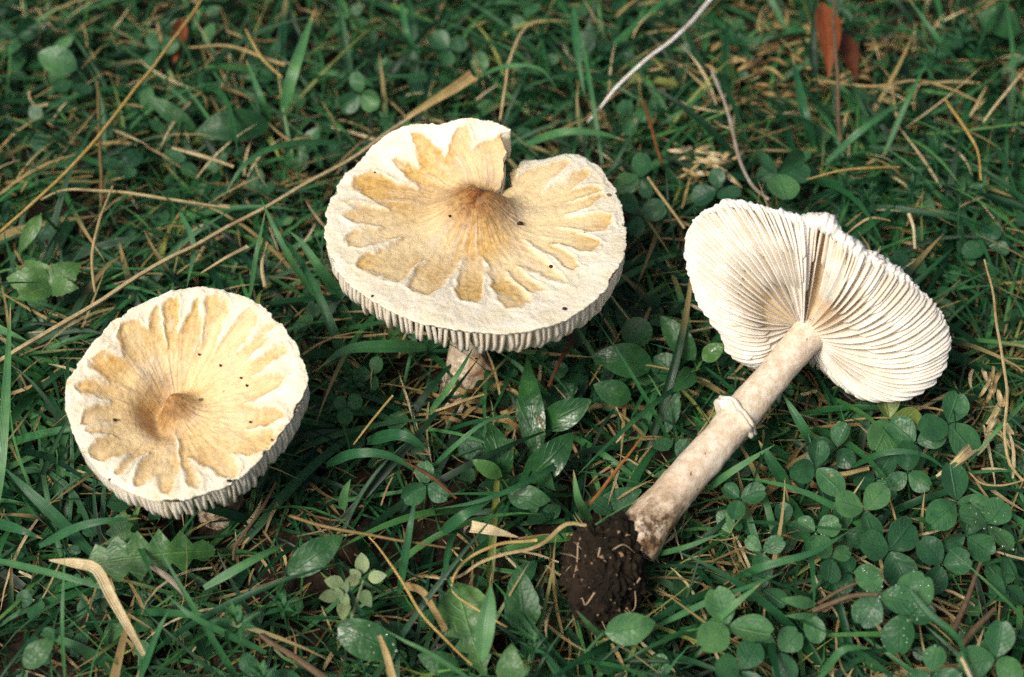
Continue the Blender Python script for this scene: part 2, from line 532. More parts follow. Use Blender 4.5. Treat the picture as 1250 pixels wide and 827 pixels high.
def make_upright(name, label, cap, base, mat, rays, bound, ngill, gdepth, stem_r, wob, knob):
    root = empty(name, base, label, 'mushroom', 'mushrooms in the grass')
    s1 = np.linspace(0, 1, cap.ns, endpoint=cap.split is not None)
    t1 = np.concatenate([np.linspace(.004, .94, cap.nt - 14), np.linspace(.95, 1.0, 14)])
    S, T = np.meshgrid(s1, t1, indexing='ij')
    P0 = cap.at(S, T)
    # tan skin with white splits
    bs = np.array([cap.nearest(x, y) for x, y in bound])
    o = np.argsort(bs[:, 0])
    n1, n2, n3 = fbm(P0, 1.3, 3), fbm(P0 + 31, 4.5, 3), fbm(P0 + 57, 11, 2)
    T0 = np.interp(S, np.concatenate([bs[o][:, 0] - 1, bs[o][:, 0], bs[o][:, 0] + 1]), np.concatenate([bs[o][:, 1]] * 3))
    edge = (T0 + .035 - T) * cap.R(S) + .10 * n1 + .06 * n2 + .03 * n3     # cm inside the tan area
    tanm = edge
    for (x0, y0, x1, y1, wpx) in rays:
        (sa, ta), (sb, tb) = cap.nearest(x0, y0), cap.nearest(x1, y1)
        if tb < ta:
            sa, ta, sb, tb = sb, tb, sa, ta
        if cap.split is None:
            sb = sa + ((sb - sa + .5) % 1 - .5)
        k = (T - ta) / max(tb - ta, .02)
        sc = sa + (sb - sa) * np.clip(k, 0, 1.6)
        ds = S - sc
        if cap.split is None:
            ds = (ds + .5) % 1 - .5
        dist = np.abs(ds * 2 * np.pi * cap.R(S) * T + .09 * n1 + .05 * n2)
        hw = .74 * wpx / 40. * np.clip(k, 0, 1) ** .9 * (1 + 1.1 * np.clip((T - T0 + .05) / .09, 0, 1) ** 1.5)
        w = dist - hw
        w = np.where(k < 0, .05 + np.hypot(dist, -k * (tb - ta) * cap.R(S)), w)
        tanm = np.minimum(tanm, w)
    soft = .08 + .34 * np.clip(.45 + .9 * fbm(P0 + 71, .9, 2), 0, 1)
    tan = np.clip(.5 + (tanm + (.06 * n3 + .05 * n2) * soft / .2) / soft, 0, 1)
    tan = tan * tan * (3 - 2 * tan)
    ang_ = 2 * np.pi * S
    fib = fbm(np.stack([np.cos(ang_) * 9, np.sin(ang_) * 9, T * 2.5], -1), 1.6, 3)
    tan = tan * np.clip(.95 + .38 * fib + .16 * n1, .35, 1)
    lip = np.exp(-((tanm - .07) / .07) ** 2) * np.clip(.45 + .9 * fbm(P0 + 13, 1.4, 2), 0, 1)
    relief = -.055 * tan + .014 * n2 + .008 * n3 + .045 * np.exp(-((tanm + .05) / .09) ** 2) + .07 * fbm(np.stack([np.cos(ang_) * 3, np.sin(ang_) * 3, T], -1), 1.3, 2) * T ** 2
    stri = np.sin(S * 2 * np.pi * ngill) * .005 * np.clip((T - .80) / .2, 0, 1)
    relief = (relief + stri) * np.clip(T / .1, 0, 1)
    P0[..., 2] += relief
    tan = np.maximum(tan, np.exp(-(T * cap.R(S) / (knob * 1.3)) ** 4))
    # ragged outer edge
    nick = np.clip(vnoise(np.stack([np.cos(2 * np.pi * S) * 6, np.sin(2 * np.pi * S) * 6, 0 * S], -1), 1.7) - .45, 0, 1)
    rag = 1 + (.006 * n1 + .007 * n2 + .005 * n3 - .06 * nick) * np.clip((T - .93) / .07, 0, 1)
    P0[..., 0] = cap.C[0] + (P0[..., 0] - cap.C[0]) * rag
    P0[..., 1] = cap.C[1] + (P0[..., 1] - cap.C[1]) * rag
    g = Geo()
    ctr = np.exp(-(T * cap.R(S) / knob) ** 2.4 * (1 + .6 * n1 + .3 * fib)) * np.clip(.9 + .25 * n2, 0, 1)
    pale = np.clip(.50 + .75 * fbm(P0 + 90, .45, 2) + .55 * fib + .9 * (.28 - np.abs(T - .42)), 0, 1)
    tu = np.linspace(1.0, .10, 16)
    SU, TU = np.meshgrid(s1, tu, indexing='ij')
    PU = cap.at(SU, TU, -.26)
    PU[:, 0] = P0[:, -1] + (0, 0, -.05)
    full = np.concatenate([P0, PU], 1)
    z0 = np.zeros_like(TU)
    g.add(full.reshape(-1, 3), grid_faces(cap.ns, cap.nt + 16, wrap_u=cap.split is None)[:, ::-1],
          tan=np.concatenate([tan, z0], 1), ctr=np.concatenate([ctr, z0], 1), pale=np.concatenate([pale, z0], 1), lip=np.concatenate([lip, z0], 1))
    if cap.split is not None:                                  # close the two torn lips
        for row, fl in ((0, False), (cap.ns - 1, True)):
            a, b = full[row, :cap.nt], cap.at(np.full(cap.nt, s1[row]), t1, -.24)
            f = grid_faces(2, cap.nt)
            g.add(np.stack([a, b]).reshape(-1, 3), f[:, ::-1] if fl else f)
    capo = build('cap', g, mat, root, base)
    # gills, one thin plate each
    tt = np.array([.42, .50, .60, .72, .84, .92, .965, .99, .999])
    dd = np.interp(tt, [.42, .5, .6, .8, .9, .96, .985, 1.0], np.array([.45, .65, .9, 1.05, 1.05, .97, .84, .50])) * gdepth
    for j in range(ngill):
        sj = (j + .5 + random.uniform(-.18, .18)) / ngill
        short = j % 3 == 1
        t = tt if not short else .6 + (tt - .42) / .579 * .399
        d = dd * (np.interp(t, [.6, .8], [.35, 1.0]) if short else 1)
        d = d * random.uniform(.82, 1.08)
        th = np.full_like(t, random.uniform(.045, .066)) * np.clip(t / .5, .25, 1)
        t = t * (1 + .006 * random.uniform(-1, 1))
        bend = random.uniform(-.07, .07)
        mid_top = cap.at(np.full_like(t, sj), np.minimum(t, .992), np.interp(t, [.93, .985], [-.27, -.09]))
        mid_bot = cap.at(np.full_like(t, sj), t, 0) + np.stack([0 * t, 0 * t, -d], -1)
        ph = cap.phi(np.full_like(t, sj), t)
        side = np.stack([-np.sin(ph), np.cos(ph), 0 * ph], -1)
        rows = [mid_top + side * th[:, None], mid_bot + side * (th * .8 + bend)[:, None],
                mid_bot + side * (-th * .8 + bend)[:, None] + (0, 0, .012), mid_top - side * th[:, None]]
        st = .12 * random.random() + np.clip((.75 - t) / .5, 0, .6)
        ng = len(t)
        gf = np.vstack([grid_faces(4, ng), [[ng - 1, 2 * ng - 1, 3 * ng - 1, 4 * ng - 1]]])
        build('gill', Geo().add(np.stack(rows).reshape(-1, 3), gf, stain=np.tile(st, 4)), MAT_GILL, capo, base)
    # stem
    top = cap.C + np.array([0, 0, -.75])
    axis = spline([np.asarray(base) + (0, 0, -.6), np.asarray(base) * .55 + top * .45 + wob, top], 26)
    tang = unit(np.gradient(axis, axis=0))
    e1 = unit(np.cross(tang, [0, 1, 0.2]))
    e2 = np.cross(tang, e1)
    an = np.linspace(0, 2 * np.pi, 28, endpoint=False)
    u = np.linspace(0, 1, 26)
    rr = stem_r * (1.35 - .5 * np.clip(u / .35, 0, 1)) * (1 + .3 * np.clip((u - .9) / .1, 0, 1))
    ring_pts = axis[:, None] + (e1[:, None] * np.cos(an)[None, :, None] + e2[:, None] * np.sin(an)[None, :, None]) * rr[:, None, None]
    ring_pts = ring_pts + .05 * fbm(ring_pts, 1.8, 3)[..., None] * unit(ring_pts - axis[:, None])
    stem = build('stem', Geo().add(ring_pts.reshape(-1, 3), grid_faces(26, 28, wrap_v=True), stain=np.repeat(np.clip(1 - u / .5, 0, 1), 28)), MAT_STEM, root, base)
    k = 15
    prof = np.array([[-.18, .02], [-.10, .16], [.05, .22], [.14, .14], [.18, .0]])
    rg = []
    for h, w in prof:
        rg.append(axis[k] + tang[k] * h + (e1[k] * np.cos(an)[:, None] + e2[k] * np.sin(an)[:, None]) * (rr[k] + w + .05 * np.sin(3 * an)[:, None]))
    build('ring', Geo().add(np.array(rg).reshape(-1, 3), grid_faces(5, 28, wrap_v=True), stain=0), MAT_RING, stem, base)
    return root, axis

# left cap: shallow funnel with a small knob
L_RIM = [(376, 466, 5.2), (368, 489, 5.05), (345, 527, 4.85), (319, 557, 4.7), (294, 582, 4.65), (260, 599, 4.6), (222, 612, 4.6), (180, 608, 4.6),
         (142, 591, 4.65), (112, 565, 4.75), (91, 532, 4.9), (81, 498, 5.05), (81, 468, 5.2), (95, 443, 5.3), (120, 413, 5.5), (150, 383, 5.6),
         (175, 371, 5.6), (192, 362, 5.65), (218, 354, 5.7), (243, 350, 5.7), (290, 358, 5.65), (332, 383, 5.55), (362, 422, 5.4)]
def prof_left(c, s, t, p):
    rim = c.Z(s)
    z = rim * np.clip(t, 0, 1) ** 1.15
    side = np.cos(p - math.radians(165))
    z = z - (.44 + .40 * side) * np.exp(-((t - .20) / .14) ** 2)
    z = z + .58 * np.exp(-(t / .155) ** 2.6) - .22 * (1 - t ** 3)
    z = z + .14 * np.exp(-((t - .80) / .18) ** 2)
    return z - .05 * np.clip((t - .93) / .07, 0, 1) ** 2
CL = P(209, 492, 4.55)
cap_l = Cap(CL, L_RIM, prof_left)
z1 = lambda x, y: (40 + x / 2.363, 320 + y / 2.363)
L_RAYS = [(*z1(a, b), *z1(c, d), w) for a, b, c, d, w in [
    (330, 545, 262, 625, 13), (240, 505, 140, 515, 12), (235, 462, 205, 468, 4), (228, 395, 120, 415, 20), (222, 345, 150, 318, 14),
    (262, 275, 200, 228, 20), (335, 200, 312, 135, 22), (427, 205, 442, 135, 10), (478, 250, 490, 150, 4), (520, 265, 595, 120, 14),
    (583, 270, 640, 195, 6), (605, 300, 690, 225, 12), (632, 332, 715, 300, 12), (602, 415, 725, 385, 17), (600, 490, 700, 470, 6),
    (580, 545, 640, 585, 16), (452, 560, 515, 625, 14), (432, 592, 432, 650, 12), (352, 612, 335, 655, 12), (280, 552, 210, 598, 15),
    (380, 210, 384, 250, 3), (410, 480, 425, 565, 2)]]
L_BOUND = [z1(*q) for q in [(150, 470), (165, 535), (215, 605), (290, 640), (375, 658), (465, 650), (555, 620), (625, 575), (690, 505), (715, 430),
                            (725, 350), (720, 265), (690, 195), (635, 140), (560, 110), (475, 105), (390, 120), (290, 155), (250, 205), (190, 260),
                            (130, 330), (128, 385)]]
BASE_L = P(268, 612, .2)
root_l, ax_l = make_upright('mushroom', 'cream mushroom with a sunken cap and small brown knob, on the left of the three',
                      cap_l, BASE_L, MAT_CAP_L, L_RAYS, L_BOUND, 172, 1.2, .62, (0.2, 0, 0), .72)

# middle cap: spread, split, one lobe turned up
zz = lambda x, y: (380 + x / 2.234, 120 + y / 2.234)
M_C = P(583, 252, 5.45)
M_RIM = [(616, 158, 6.25), (604, 149, 6.35), (568, 143, 6.4), (537, 152, 6.2), (501, 151, 6.1), (470, 165, 5.75), (452, 182, 5.3), (440, 199, 5.15),
         (429, 206, 5.1), (411, 227, 5.2), (400, 254, 5.4), (397, 286, 5.7), (402, 308, 5.9), (420, 339, 6.1), (456, 366, 6.3), (501, 389, 6.45),
         (550, 402, 6.55), (604, 406, 6.55), (658, 400, 6.5), (702, 384, 6.35), (734, 357, 6.15), (756, 326, 5.9), (764, 290, 5.6), (760, 259, 5.3),
         (747, 223, 5.0), (729, 200, 4.85), (698, 186, 4.75), (666, 196, 4.75), (645, 195, 4.8), (634, 196, 4.8)]
def azim(px, py, z):
    d = P(px, py, z) - M_C
    return math.atan2(d[1], d[0])
SPL = (azim(616, 222, 5.5), azim(616, 158, 6.25), azim(617, 222, 5.4) + 2 * math.pi, azim(634, 196, 4.8) + 2 * math.pi)
def prof_mid(c, s, t, p):
    rim = c.Z(s)
    lobe = np.clip(1 - s / .16, 0, 1)
    ex = 1.25 + .75 * lobe
    z = rim * np.clip(t, 0, 1) ** ex
    z = z + .80 * np.exp(-(t / .225) ** 2.7) - .20 * (1 - t ** 3) + .10 * np.exp(-((t - .78) / .2) ** 2)
    z = z - .12 * np.exp(-((t - .36) / .12) ** 2) * (.5 + .5 * np.cos(p - math.radians(120)))
    z = z - .10 * np.clip(-np.sin(p), 0, 1) * np.exp(-((t - .45) / .3) ** 2)
    return z - .05 * np.clip((t - .93) / .07, 0, 1) ** 2
cap_m = Cap(M_C, M_RIM, prof_mid, SPL)
M_RAYS = [(*zz(a, b), *zz(c, d), w) for a, b, c, d, w in [
    (625, 255, 685, 212, 9), (690, 318, 790, 292, 14), (680, 352, 810, 375, 10), (655, 398, 740, 432, 12), (582, 385, 665, 452, 8),
    (560, 452, 610, 482, 9), (472, 428, 486, 530, 11), (406, 435, 372, 530, 12), (315, 435, 270, 475, 4), (252, 383, 130, 420, 13),
    (196, 356, 90, 350, 13), (214, 300, 105, 258, 16), (298, 246, 190, 185, 22), (298, 190, 262, 150, 12), (368, 165, 345, 100, 20),
    (442, 140, 472, 100, 20), (700, 255, 770, 215, 12), (530, 470, 560, 500, 3), (690, 285, 760, 262, 3)]]
M_BOUND = [zz(*q) for q in [(95, 325), (105, 380), (140, 450), (245, 495), (300, 520), (385, 530), (450, 545), (560, 560), (600, 515), (690, 510),
                            (700, 470), (740, 430), (800, 335), (770, 235), (690, 175), (600, 200), (560, 225), (522, 95), (470, 105), (400, 85),
                            (365, 95), (270, 105), (225, 165), (190, 175), (130, 220), (92, 245), (120, 300)]]
BASE_M = P(566, 478, .2)
root_m, ax_m = make_upright('mushroom', 'widest tan mushroom seen from above, cap split beside a turned-up lobe',
                      cap_m, BASE_M, MAT_CAP_M, M_RAYS, M_BOUND, 176, 1.22, .66, (0, .1, 0), 1.2)
# torn skin at its foot
pt = P(582, 452, .9)
an = np.linspace(0, 2 * np.pi, 26, endpoint=False)
el = np.linspace(-1.5, 1.5, 14)
A, E = np.meshgrid(an, el, indexing='ij')
q = np.stack([np.cos(A) * np.cos(E) * .62, np.sin(A) * np.cos(E) * .4, np.sin(E) * .55], -1)
q = q * (1 + .45 * fbm(q + 5, 1.6, 3))[..., None] + pt
build('torn_skin', Geo().add(q.reshape(-1, 3), grid_faces(26, 14, wrap_u=True), stain=.6), MAT_TORN, root_m, BASE_M)

for cp in (cap_l, cap_m):
    s_, t_ = np.meshgrid(np.linspace(0, 1, 60), np.linspace(.1, 1.03, 14), indexing='ij')
    pts = cp.at(s_, t_, -.5).reshape(-1, 3)
    KEEP.append((pts, .75))
    sx = np.linspace(0, 1, 80)
    rim = cp.at(sx, np.full(80, 1.0))
    x, y = project(rim)
    KEEPPX.append((np.concatenate([np.stack([x, y], -1), np.stack([x, y + 24], -1)]), rim.mean(0), True))

# dark flecks resting on the caps
def fleck(cp, px, py, size, par, base):
    s_, t_ = cp.nearest(px, py)
    c = cp.at(np.array([s_]), np.array([t_]))[0] + (0, 0, .0)
    a = random.random() * 6.28
    v = np.array([[math.cos(a + k * 1.05) * size * random.uniform(.5, 1), math.sin(a + k * 1.05) * size * random.uniform(.3, .7), h] for h in (-.03, .03) for k in range(6)])
    f = [[k, (k + 1) % 6, 6 + (k + 1) % 6, 6 + k] for k in range(6)] + [[6, 7, 8, 9], [6, 9, 10, 11]]
    o = build('dirt_fleck', Geo().add(v + c, f), MAT_FLECK, par, base, False)
for x, y, sz in [zz(655, 458) + (.09,), zz(568, 342) + (.12,), zz(690, 577) + (.09,), zz(175, 202) + (.08,), zz(168, 540) + (.07,), zz(380, 320) + (.06,), zz(744, 368) + (.05,)]:
    fleck(cap_m, x, y, sz, root_m, BASE_M)
for x, y, sz in [z1(565, 630) + (.10,), z1(480, 268) + (.05,), z1(600, 335) + (.05,), z1(617, 357) + (.06,), z1(540, 300) + (.05,), z1(237, 455) + (.09,), z1(220, 630) + (.05,), z1(628, 462) + (.05,), z1(690, 512) + (.04,)]:
    fleck(cap_l, x, y, sz, root_l, BASE_L)

# ---- the picked mushroom lying on its side
CLOD = P(738, 700, 1.9)
A0 = P(986, 410, 3.7)                                   # where the stem meets the gills
BASE_R = np.array([CLOD[0], CLOD[1], .2])
root_r = empty('mushroom', BASE_R, 'picked white mushroom lying on its side, gills, ringed stem and soil clod showing', 'mushroom', 'mushrooms in the grass')
dA = depth_of(A0)
R_RIM = [(984, 446, -2.6), (1008, 456, -2.3), (1022, 464, -1.5), (1036, 476, -.7), (1062, 487, -.1), (1092, 490, .3), (1124, 482, .55), (1150, 462, .75), (1163, 436, .95), (1165, 410, 1.1), (1152, 380, 1.35),
         (1122, 350, 1.65), (1085, 324, 1.9), (1045, 300, 2.1), (1010, 283, 2.1), (975, 266, 2.0), (940, 254, 1.9), (910, 247, 1.75), (885, 248, 1.55), (860, 259, 1.3),
         (842, 277, 1.05), (834, 300, .85), (836, 330, .6), (843, 358, .35), (856, 385, .05), (873, 408, -.3), (882, 428, -.6), (898, 441, -1.0), (925, 444, -1.7), (955, 442, -2.3)]
NR = 400
rimp = np.array([PD(x, y, dA - d) for x, y, d in R_RIM])
rim_f = spline(np.vstack([rimp, rimp[:1]]), NR + 1)[:-1]
kk = np.ones(5) / 5
rim_f = np.stack([np.convolve(np.concatenate([rim_f[-4:, i], rim_f[:, i], rim_f[:4, i]]), kk, 'same')[4:-4] for i in range(3)], -1)
stem_dir = unit(A0 - P(778, 655, 2.0))
toward = -FWD
rx, ry = project(rim_f)
ang = np.arctan2(-(ry - 408), rx - 988)
nrm_in = unit(rim_f - A0 - ((rim_f - A0) @ stem_dir)[:, None] * stem_dir)
start_f = A0 + nrm_in * .48
lat = np.clip(np.cos(ang), -1, 1)
upw = np.clip(np.sin(ang), -1, 1)
down_img = -UPV
b_down = np.where(lat > 0, 1.5, 1.15) * np.abs(lat) ** 1.2 * (.35 + .65 * np.clip(1 - upw, 0, 1))
crease = np.exp(-((ang - math.radians(82)) / .16) ** 2)
b_view = 1.5 * (1 - 1.12 * crease) * np.clip(.35 + .65 * (upw + 1), 0, 1)
ctrl_f = start_f + .52 * (rim_f - start_f) + b_down[:, None] * down_img + b_view[:, None] * toward
def S3(i, t):
    i = np.asarray(i) % NR
    j = np.floor(i).astype(int)
    f = (i - j)[..., None]
    g_ = lambda a: a[j % NR] * (1 - f) + a[(j + 1) % NR] * f
    t = np.asarray(t)[..., None]
    return g_(start_f) * (1 - t) ** 2 + 2 * g_(ctrl_f) * t * (1 - t) + g_(rim_f) * t * t
def N3(i, t):
    e = .02
    dt = S3(i, np.minimum(t + e, 1)) - S3(i, np.maximum(t - e, 0))
    ds = S3(np.asarray(i) + 4, np.maximum(t, .15)) - S3(np.asarray(i) - 4, np.maximum(t, .15))
    n = unit(np.cross(dt, ds))
    ref = toward - .6 * stem_dir
    return n * np.sign(n @ ref)[..., None]
I, T = np.meshgrid(np.arange(NR), np.linspace(0, 1, 22), indexing='ij')
base_s, nn = S3(I, T), N3(I, T)
front = base_s - nn * .48 * np.clip(T * 5, .1, 1)[..., None]
back_t = np.linspace(1, 0, 14)
I2, T2 = np.meshgrid(np.arange(NR), back_t, indexing='ij')
apex_back = A0 + stem_dir * 1.6
bk = S3(I2, T2) - N3(I2, T2) * .86
w = np.clip(T2 / .35, 0, 1)[..., None]
bk = bk * w + apex_back * (1 - w)
allp = np.concatenate([front, bk], 1)
g = Geo().add(allp.reshape(-1, 3), grid_faces(NR, 36, wrap_u=True), stain=.5)
cap_r = build('cap', g, MAT_FLESH, root_r, BASE_R)
# ragged white margin
nm = 900
im = np.linspace(0, NR, nm, endpoint=False)
an = np.linspace(0, 2 * np.pi, 18, endpoint=False)
rp = S3(im, np.full(nm, 1.0))
outw = unit(rp - S3(im, np.full(nm, .93)))
nm_n = N3(im, np.full(nm, .97))
a_im = np.arctan2(-(project(rp)[1] - 380), project(rp)[0] - 1000)
fat = .10 + .13 * np.clip((a_im - .1) / .3, 0, 1) * np.clip((1.9 - a_im) / .4, 0, 1) + .05 * np.clip(np.sin(a_im), 0, 1)
cen = rp - nm_n * .34 + outw * .02
tube = cen[:, None] + fat[:, None, None] * (outw[:, None] * np.cos(an)[None, :, None] * 1.0 + nm_n[:, None] * np.sin(an)[None, :, None] * 1.25)
dn = .05 * fbm(tube, 1.5, 2) + .055 * vnoise(tube + 9, 7.5) + .055 * vnoise(tube + 3, 15)
tube = tube + unit(tube - cen[:, None]) * dn[..., None] * (.6 + fat * 3)[:, None, None]
build('margin', Geo().add(tube.reshape(-1, 3), grid_faces(nm, 18, wrap_u=True, wrap_v=True), stain=np.clip(.35 * fbm(tube + 40, 1.2, 2), 0, 1).ravel()), MAT_MARGIN, cap_r, BASE_R)
# gills
arc = np.concatenate([[0], np.cumsum(np.linalg.norm(np.diff(np.vstack([rim_f, rim_f[:1]]), axis=0), axis=1))])
NG = 176
for j in range(NG):
    a = (j + random.uniform(-.14, .14)) / NG * arc[-1]
    i0 = np.interp(a, arc, np.arange(NR + 1))
    lvl = (0, 2, 1, 2)[j % 4]
    t0 = (0.0, .22, .52)[lvl] + (random.uniform(0, .06) if lvl else 0)
    t = t0 + (1 - t0) * np.linspace(0, 1, 13)
    ext = random.uniform(-.03, .10)
    wig = .30 * math.sin(j * 1.7) * np.sin(t * 5 + j) + random.uniform(-.2, .2) * t
    ii = i0 + wig * NR / NG * .5
    p, n = S3(ii, t), N3(np.full_like(t, i0), t)
    side = unit(S3(ii + 1.5, np.maximum(t, .12)) - S3(ii - 1.5, np.maximum(t, .12)))
    lift = random.uniform(-.07, .04) * (1 + 1.5 * math.exp(-((float(np.interp(i0, np.arange(NR), ang)) - 1.1) / .35) ** 2)) * np.clip(t * 4, 0, 1)
    ramp_in = np.clip((t - t0) / .12, 0, 1) if lvl else np.ones_like(t)
    top = p + n * lift[:, None] - n * ((1 - ramp_in) * .32)[:, None]
    top = top - n * (np.clip((t - .94) / .06, 0, 1) ** 2 * .16)[:, None]
    bot = p - n * (.54 * np.clip(t * 5, .15, 1))[:, None]
    w_b = .076 * np.clip(t / .75, .16, 1)
    w_t = w_b * random.uniform(.35, .55)
    top = top + unit(p - S3(ii, t - .04)) * (ext * np.clip((t - .8) / .2, 0, 1))[:, None]
    lean = side * (random.uniform(-.05, .05) * t)[:, None]
    rows = [bot + side * w_b[:, None], top + lean + side * w_t[:, None] - n * .02, top + lean + n * .008, top + lean - side * w_t[:, None] - n * .02, bot - side * w_b[:, None]]
    aa = float(np.interp(i0, np.arange(NR), ang))
    cr = math.exp(-((aa - math.radians(58)) / .42) ** 2)
    st = np.clip(.10 + .25 * random.random() + .95 * cr * random.random() + .25 * np.clip(.4 - t, 0, 1), 0, 1)
    sr = np.tile(st, 5)
    sr[13:52] *= .35 + .5 * cr
    build('gill', Geo().add(np.stack(rows).reshape(-1, 3), grid_faces(5, 13), stain=sr), MAT_GILL_W, cap_r, BASE_R)
# stem
sx = spline([P(772, 668, 1.9), P(800, 628, 2.3), P(880, 535, 2.95), P(940, 464, 3.4), A0, A0 + stem_dir * .3], 60)
tg = unit(np.gradient(sx, axis=0))
e1 = unit(np.cross(tg, toward))
e2 = np.cross(tg, e1)
u = np.linspace(0, 1, 60)
rr = np.interp(u, [0, .08, .2, .45, .8, .93, 1], [.76, .69, .60, .555, .53, .55, .58])
an = np.linspace(0, 2 * np.pi, 48, endpoint=False)
tube = sx[:, None] + (e1[:, None] * np.cos(an)[None, :, None] + e2[:, None] * np.sin(an)[None, :, None]) * rr[:, None, None]
tube = tube + unit(tube - sx[:, None]) * (.035 * fbm(tube, 1.2, 3) + .018 * vnoise(tube, 6) + .05 * np.clip(.2 - u, 0, 1)[:, None] * 5 * vnoise(tube + 2, 3))[..., None]
stn = 1.5 * np.clip(1 - u / .42, 0, 1)[:, None] ** 1.3 * (.9 + .3 * np.cos(an - .4)[None])
stem_r = build('stem', Geo().add(tube.reshape(-1, 3), grid_faces(60, 48, wrap_v=True), stain=np.clip(stn, 0, 1).ravel()), MAT_STEM, root_r, BASE_R)
# ring: a loose collar with a double edge
k = int(np.argmin(np.linalg.norm(sx - P(900, 512, 3.1), axis=1)))
ax_r = unit(tg[k] + .10 * RGT)
r1 = unit(np.cross(ax_r, toward))
r2 = np.cross(ax_r, r1)
an = np.linspace(0, 2 * np.pi, 64, endpoint=False)
prof = np.array([[.02, -.20], [.14, -.17], [.20, -.10], [.185, -.03], [.15, -.005], [.185, .03], [.20, .10], [.13, .16], [.02, .17]])
rg = []
for wd, h in prof:
    flare = 1 + .9 * np.exp(-((an - np.pi) / .55) ** 2) + .25 * np.sin(5 * an + 1)
    off = .05 * np.sin(2 * an + .6) + .03 * np.sin(7 * an)
    rad = .50 + wd * flare * 1.05
    rg.append(sx[k] + ax_r * (h * .9 + off)[:, None] + (r1 * np.cos(an)[:, None] + r2 * np.sin(an)[:, None]) * rad[:, None])
rg = np.array(rg)
rg = rg + .035 * np.stack([fbm(rg, 4, 3), fbm(rg + 11, 4, 3), fbm(rg + 23, 4, 3)], -1)
build('ring', Geo().add(rg.reshape(-1, 3), grid_faces(9, 64, wrap_v=True), stain=.6), MAT_RING, stem_r, BASE_R)
# soil clod with crumbs and roots
nA, nE = 150, 100
A, E = np.meshgrid(np.linspace(0, 2 * np.pi, nA, endpoint=False), np.linspace(-np.pi / 2, np.pi / 2, nE), indexing='ij')
sph = np.stack([np.cos(A) * np.cos(E), np.sin(A) * np.cos(E), np.sin(E)], -1)
rad = 1 + .26 * fbm(sph, 1.3, 3) + .10 * fbm(sph + 7, 4, 3) + .09 * vnoise(sph, 13) + .05 * vnoise(sph, 29)
q = sph * rad[..., None]
b1, b2, b3 = RGT, UPV, toward
clod_c = PD(737, 702, depth_of(P(745, 690, 2.0)))
def clod_pt(v):
    v = np.asarray(v)
    x, y, zc = v[..., 0:1] * 1.12, v[..., 1:2] * 1.48, v[..., 2:3] * .98
    return clod_c + (x - .12 * y) * b1 + (y + .18 * x) * b2 + zc * b3
clod = build('soil_clod', Geo().add(clod_pt(q).reshape(-1, 3), grid_faces(nA, nE, wrap_u=True)), MAT_CLOD, root_r, BASE_R)
clod['label'] = 'dark lump of soil clinging to the stem base'
def clod_surf(x, y):
    d = np.array([x, y, math.sqrt(max(.02, 1 - x * x - y * y))])
    r = 1 + .26 * fbm(d, 1.3, 3) + .10 * fbm(d + 7, 4, 3) + .09 * vnoise(d, 13) + .05 * vnoise(d, 29)
    return clod_pt(d * r)
for k in range(70):
    r_, a_ = math.sqrt(random.random()) * .95, random.random() * 6.28
    x, y = r_ * math.cos(a_), r_ * math.sin(a_)
    if k < 20:
        x, y = abs(x) * .8 + .1, y * .9
    c = clod_surf(x, y)
    sz = random.uniform(.025, .07) if k < 50 else random.uniform(.05, .11)
    v = np.array([[random.uniform(-1, 1), random.uniform(-1, 1), random.uniform(-1, 1)] for _ in range(8)])
    cube = np.array([[a, b, cc] for a in (-1, 1) for b in (-1, 1) for cc in (-1, 1)]) * .5 + v * .55
    f = [[0, 1, 3, 2], [4, 6, 7, 5], [0, 4, 5, 1], [2, 3, 7, 6], [0, 2, 6, 4], [1, 5, 7, 3]]
    build('crumb', Geo().add(c + cube * sz, f), MAT_CRUMB if k % 3 == 0 or k < 8 else MAT_CLOD, clod, BASE_R, False)

def tube_geo(pts, rad, n=18, sides=7, rnd=.5, flat=1.0, wob=0.0):
    c = spline(pts, n)
    if wob:
        c = c + wob * np.stack([vnoise(c + 3, .8), vnoise(c + 13, .8), vnoise(c + 23, .8)], -1)
    t = unit(np.gradient(c, axis=0))
    e1 = unit(np.cross(t, [0.05, .1, 1]))
    e2 = np.cross(t, e1)
    an = np.linspace(0, 2 * np.pi, sides, endpoint=False)
    rad = np.interp(np.linspace(0, 1, n), np.linspace(0, 1, len(rad)), rad) if not np.isscalar(rad) else np.full(n, rad)
    v = c[:, None] + (e1[:, None] * np.cos(an)[None, :, None] + e2[:, None] * np.sin(an)[None, :, None] * flat) * rad[:, None, None]
    geo = Geo()
    f = grid_faces(n, sides, wrap_v=True)
    geo.add(v.reshape(-1, 3), f, rnd=rnd, u=np.tile(np.cos(an), n), w=np.repeat(np.linspace(0, 1, n), sides))
    caps = np.array([[0, j, j + 1] for j in range(1, sides - 1)])
    geo.f.append(caps[:, ::-1])
    geo.f.append(caps + (n - 1) * sides)
    return geo
for k in range(12):
    a_ = random.uniform(2.2, 5.4)
    p0_ = clod_surf(.86 * math.cos(a_), .86 * math.sin(a_))
    o_ = unit(p0_ - clod_c) + np.array([random.uniform(-.5, .5), random.uniform(-.5, .5), random.uniform(-.3, .3)])
    build('root', tube_geo([p0_ - o_ * .2, p0_ + o_ * .15, p0_ + o_ * random.uniform(.25, .6) + (0, 0, -.15)], [.018, .013, .006], 8, 5), MAT_ROOT, clod, BASE_R)
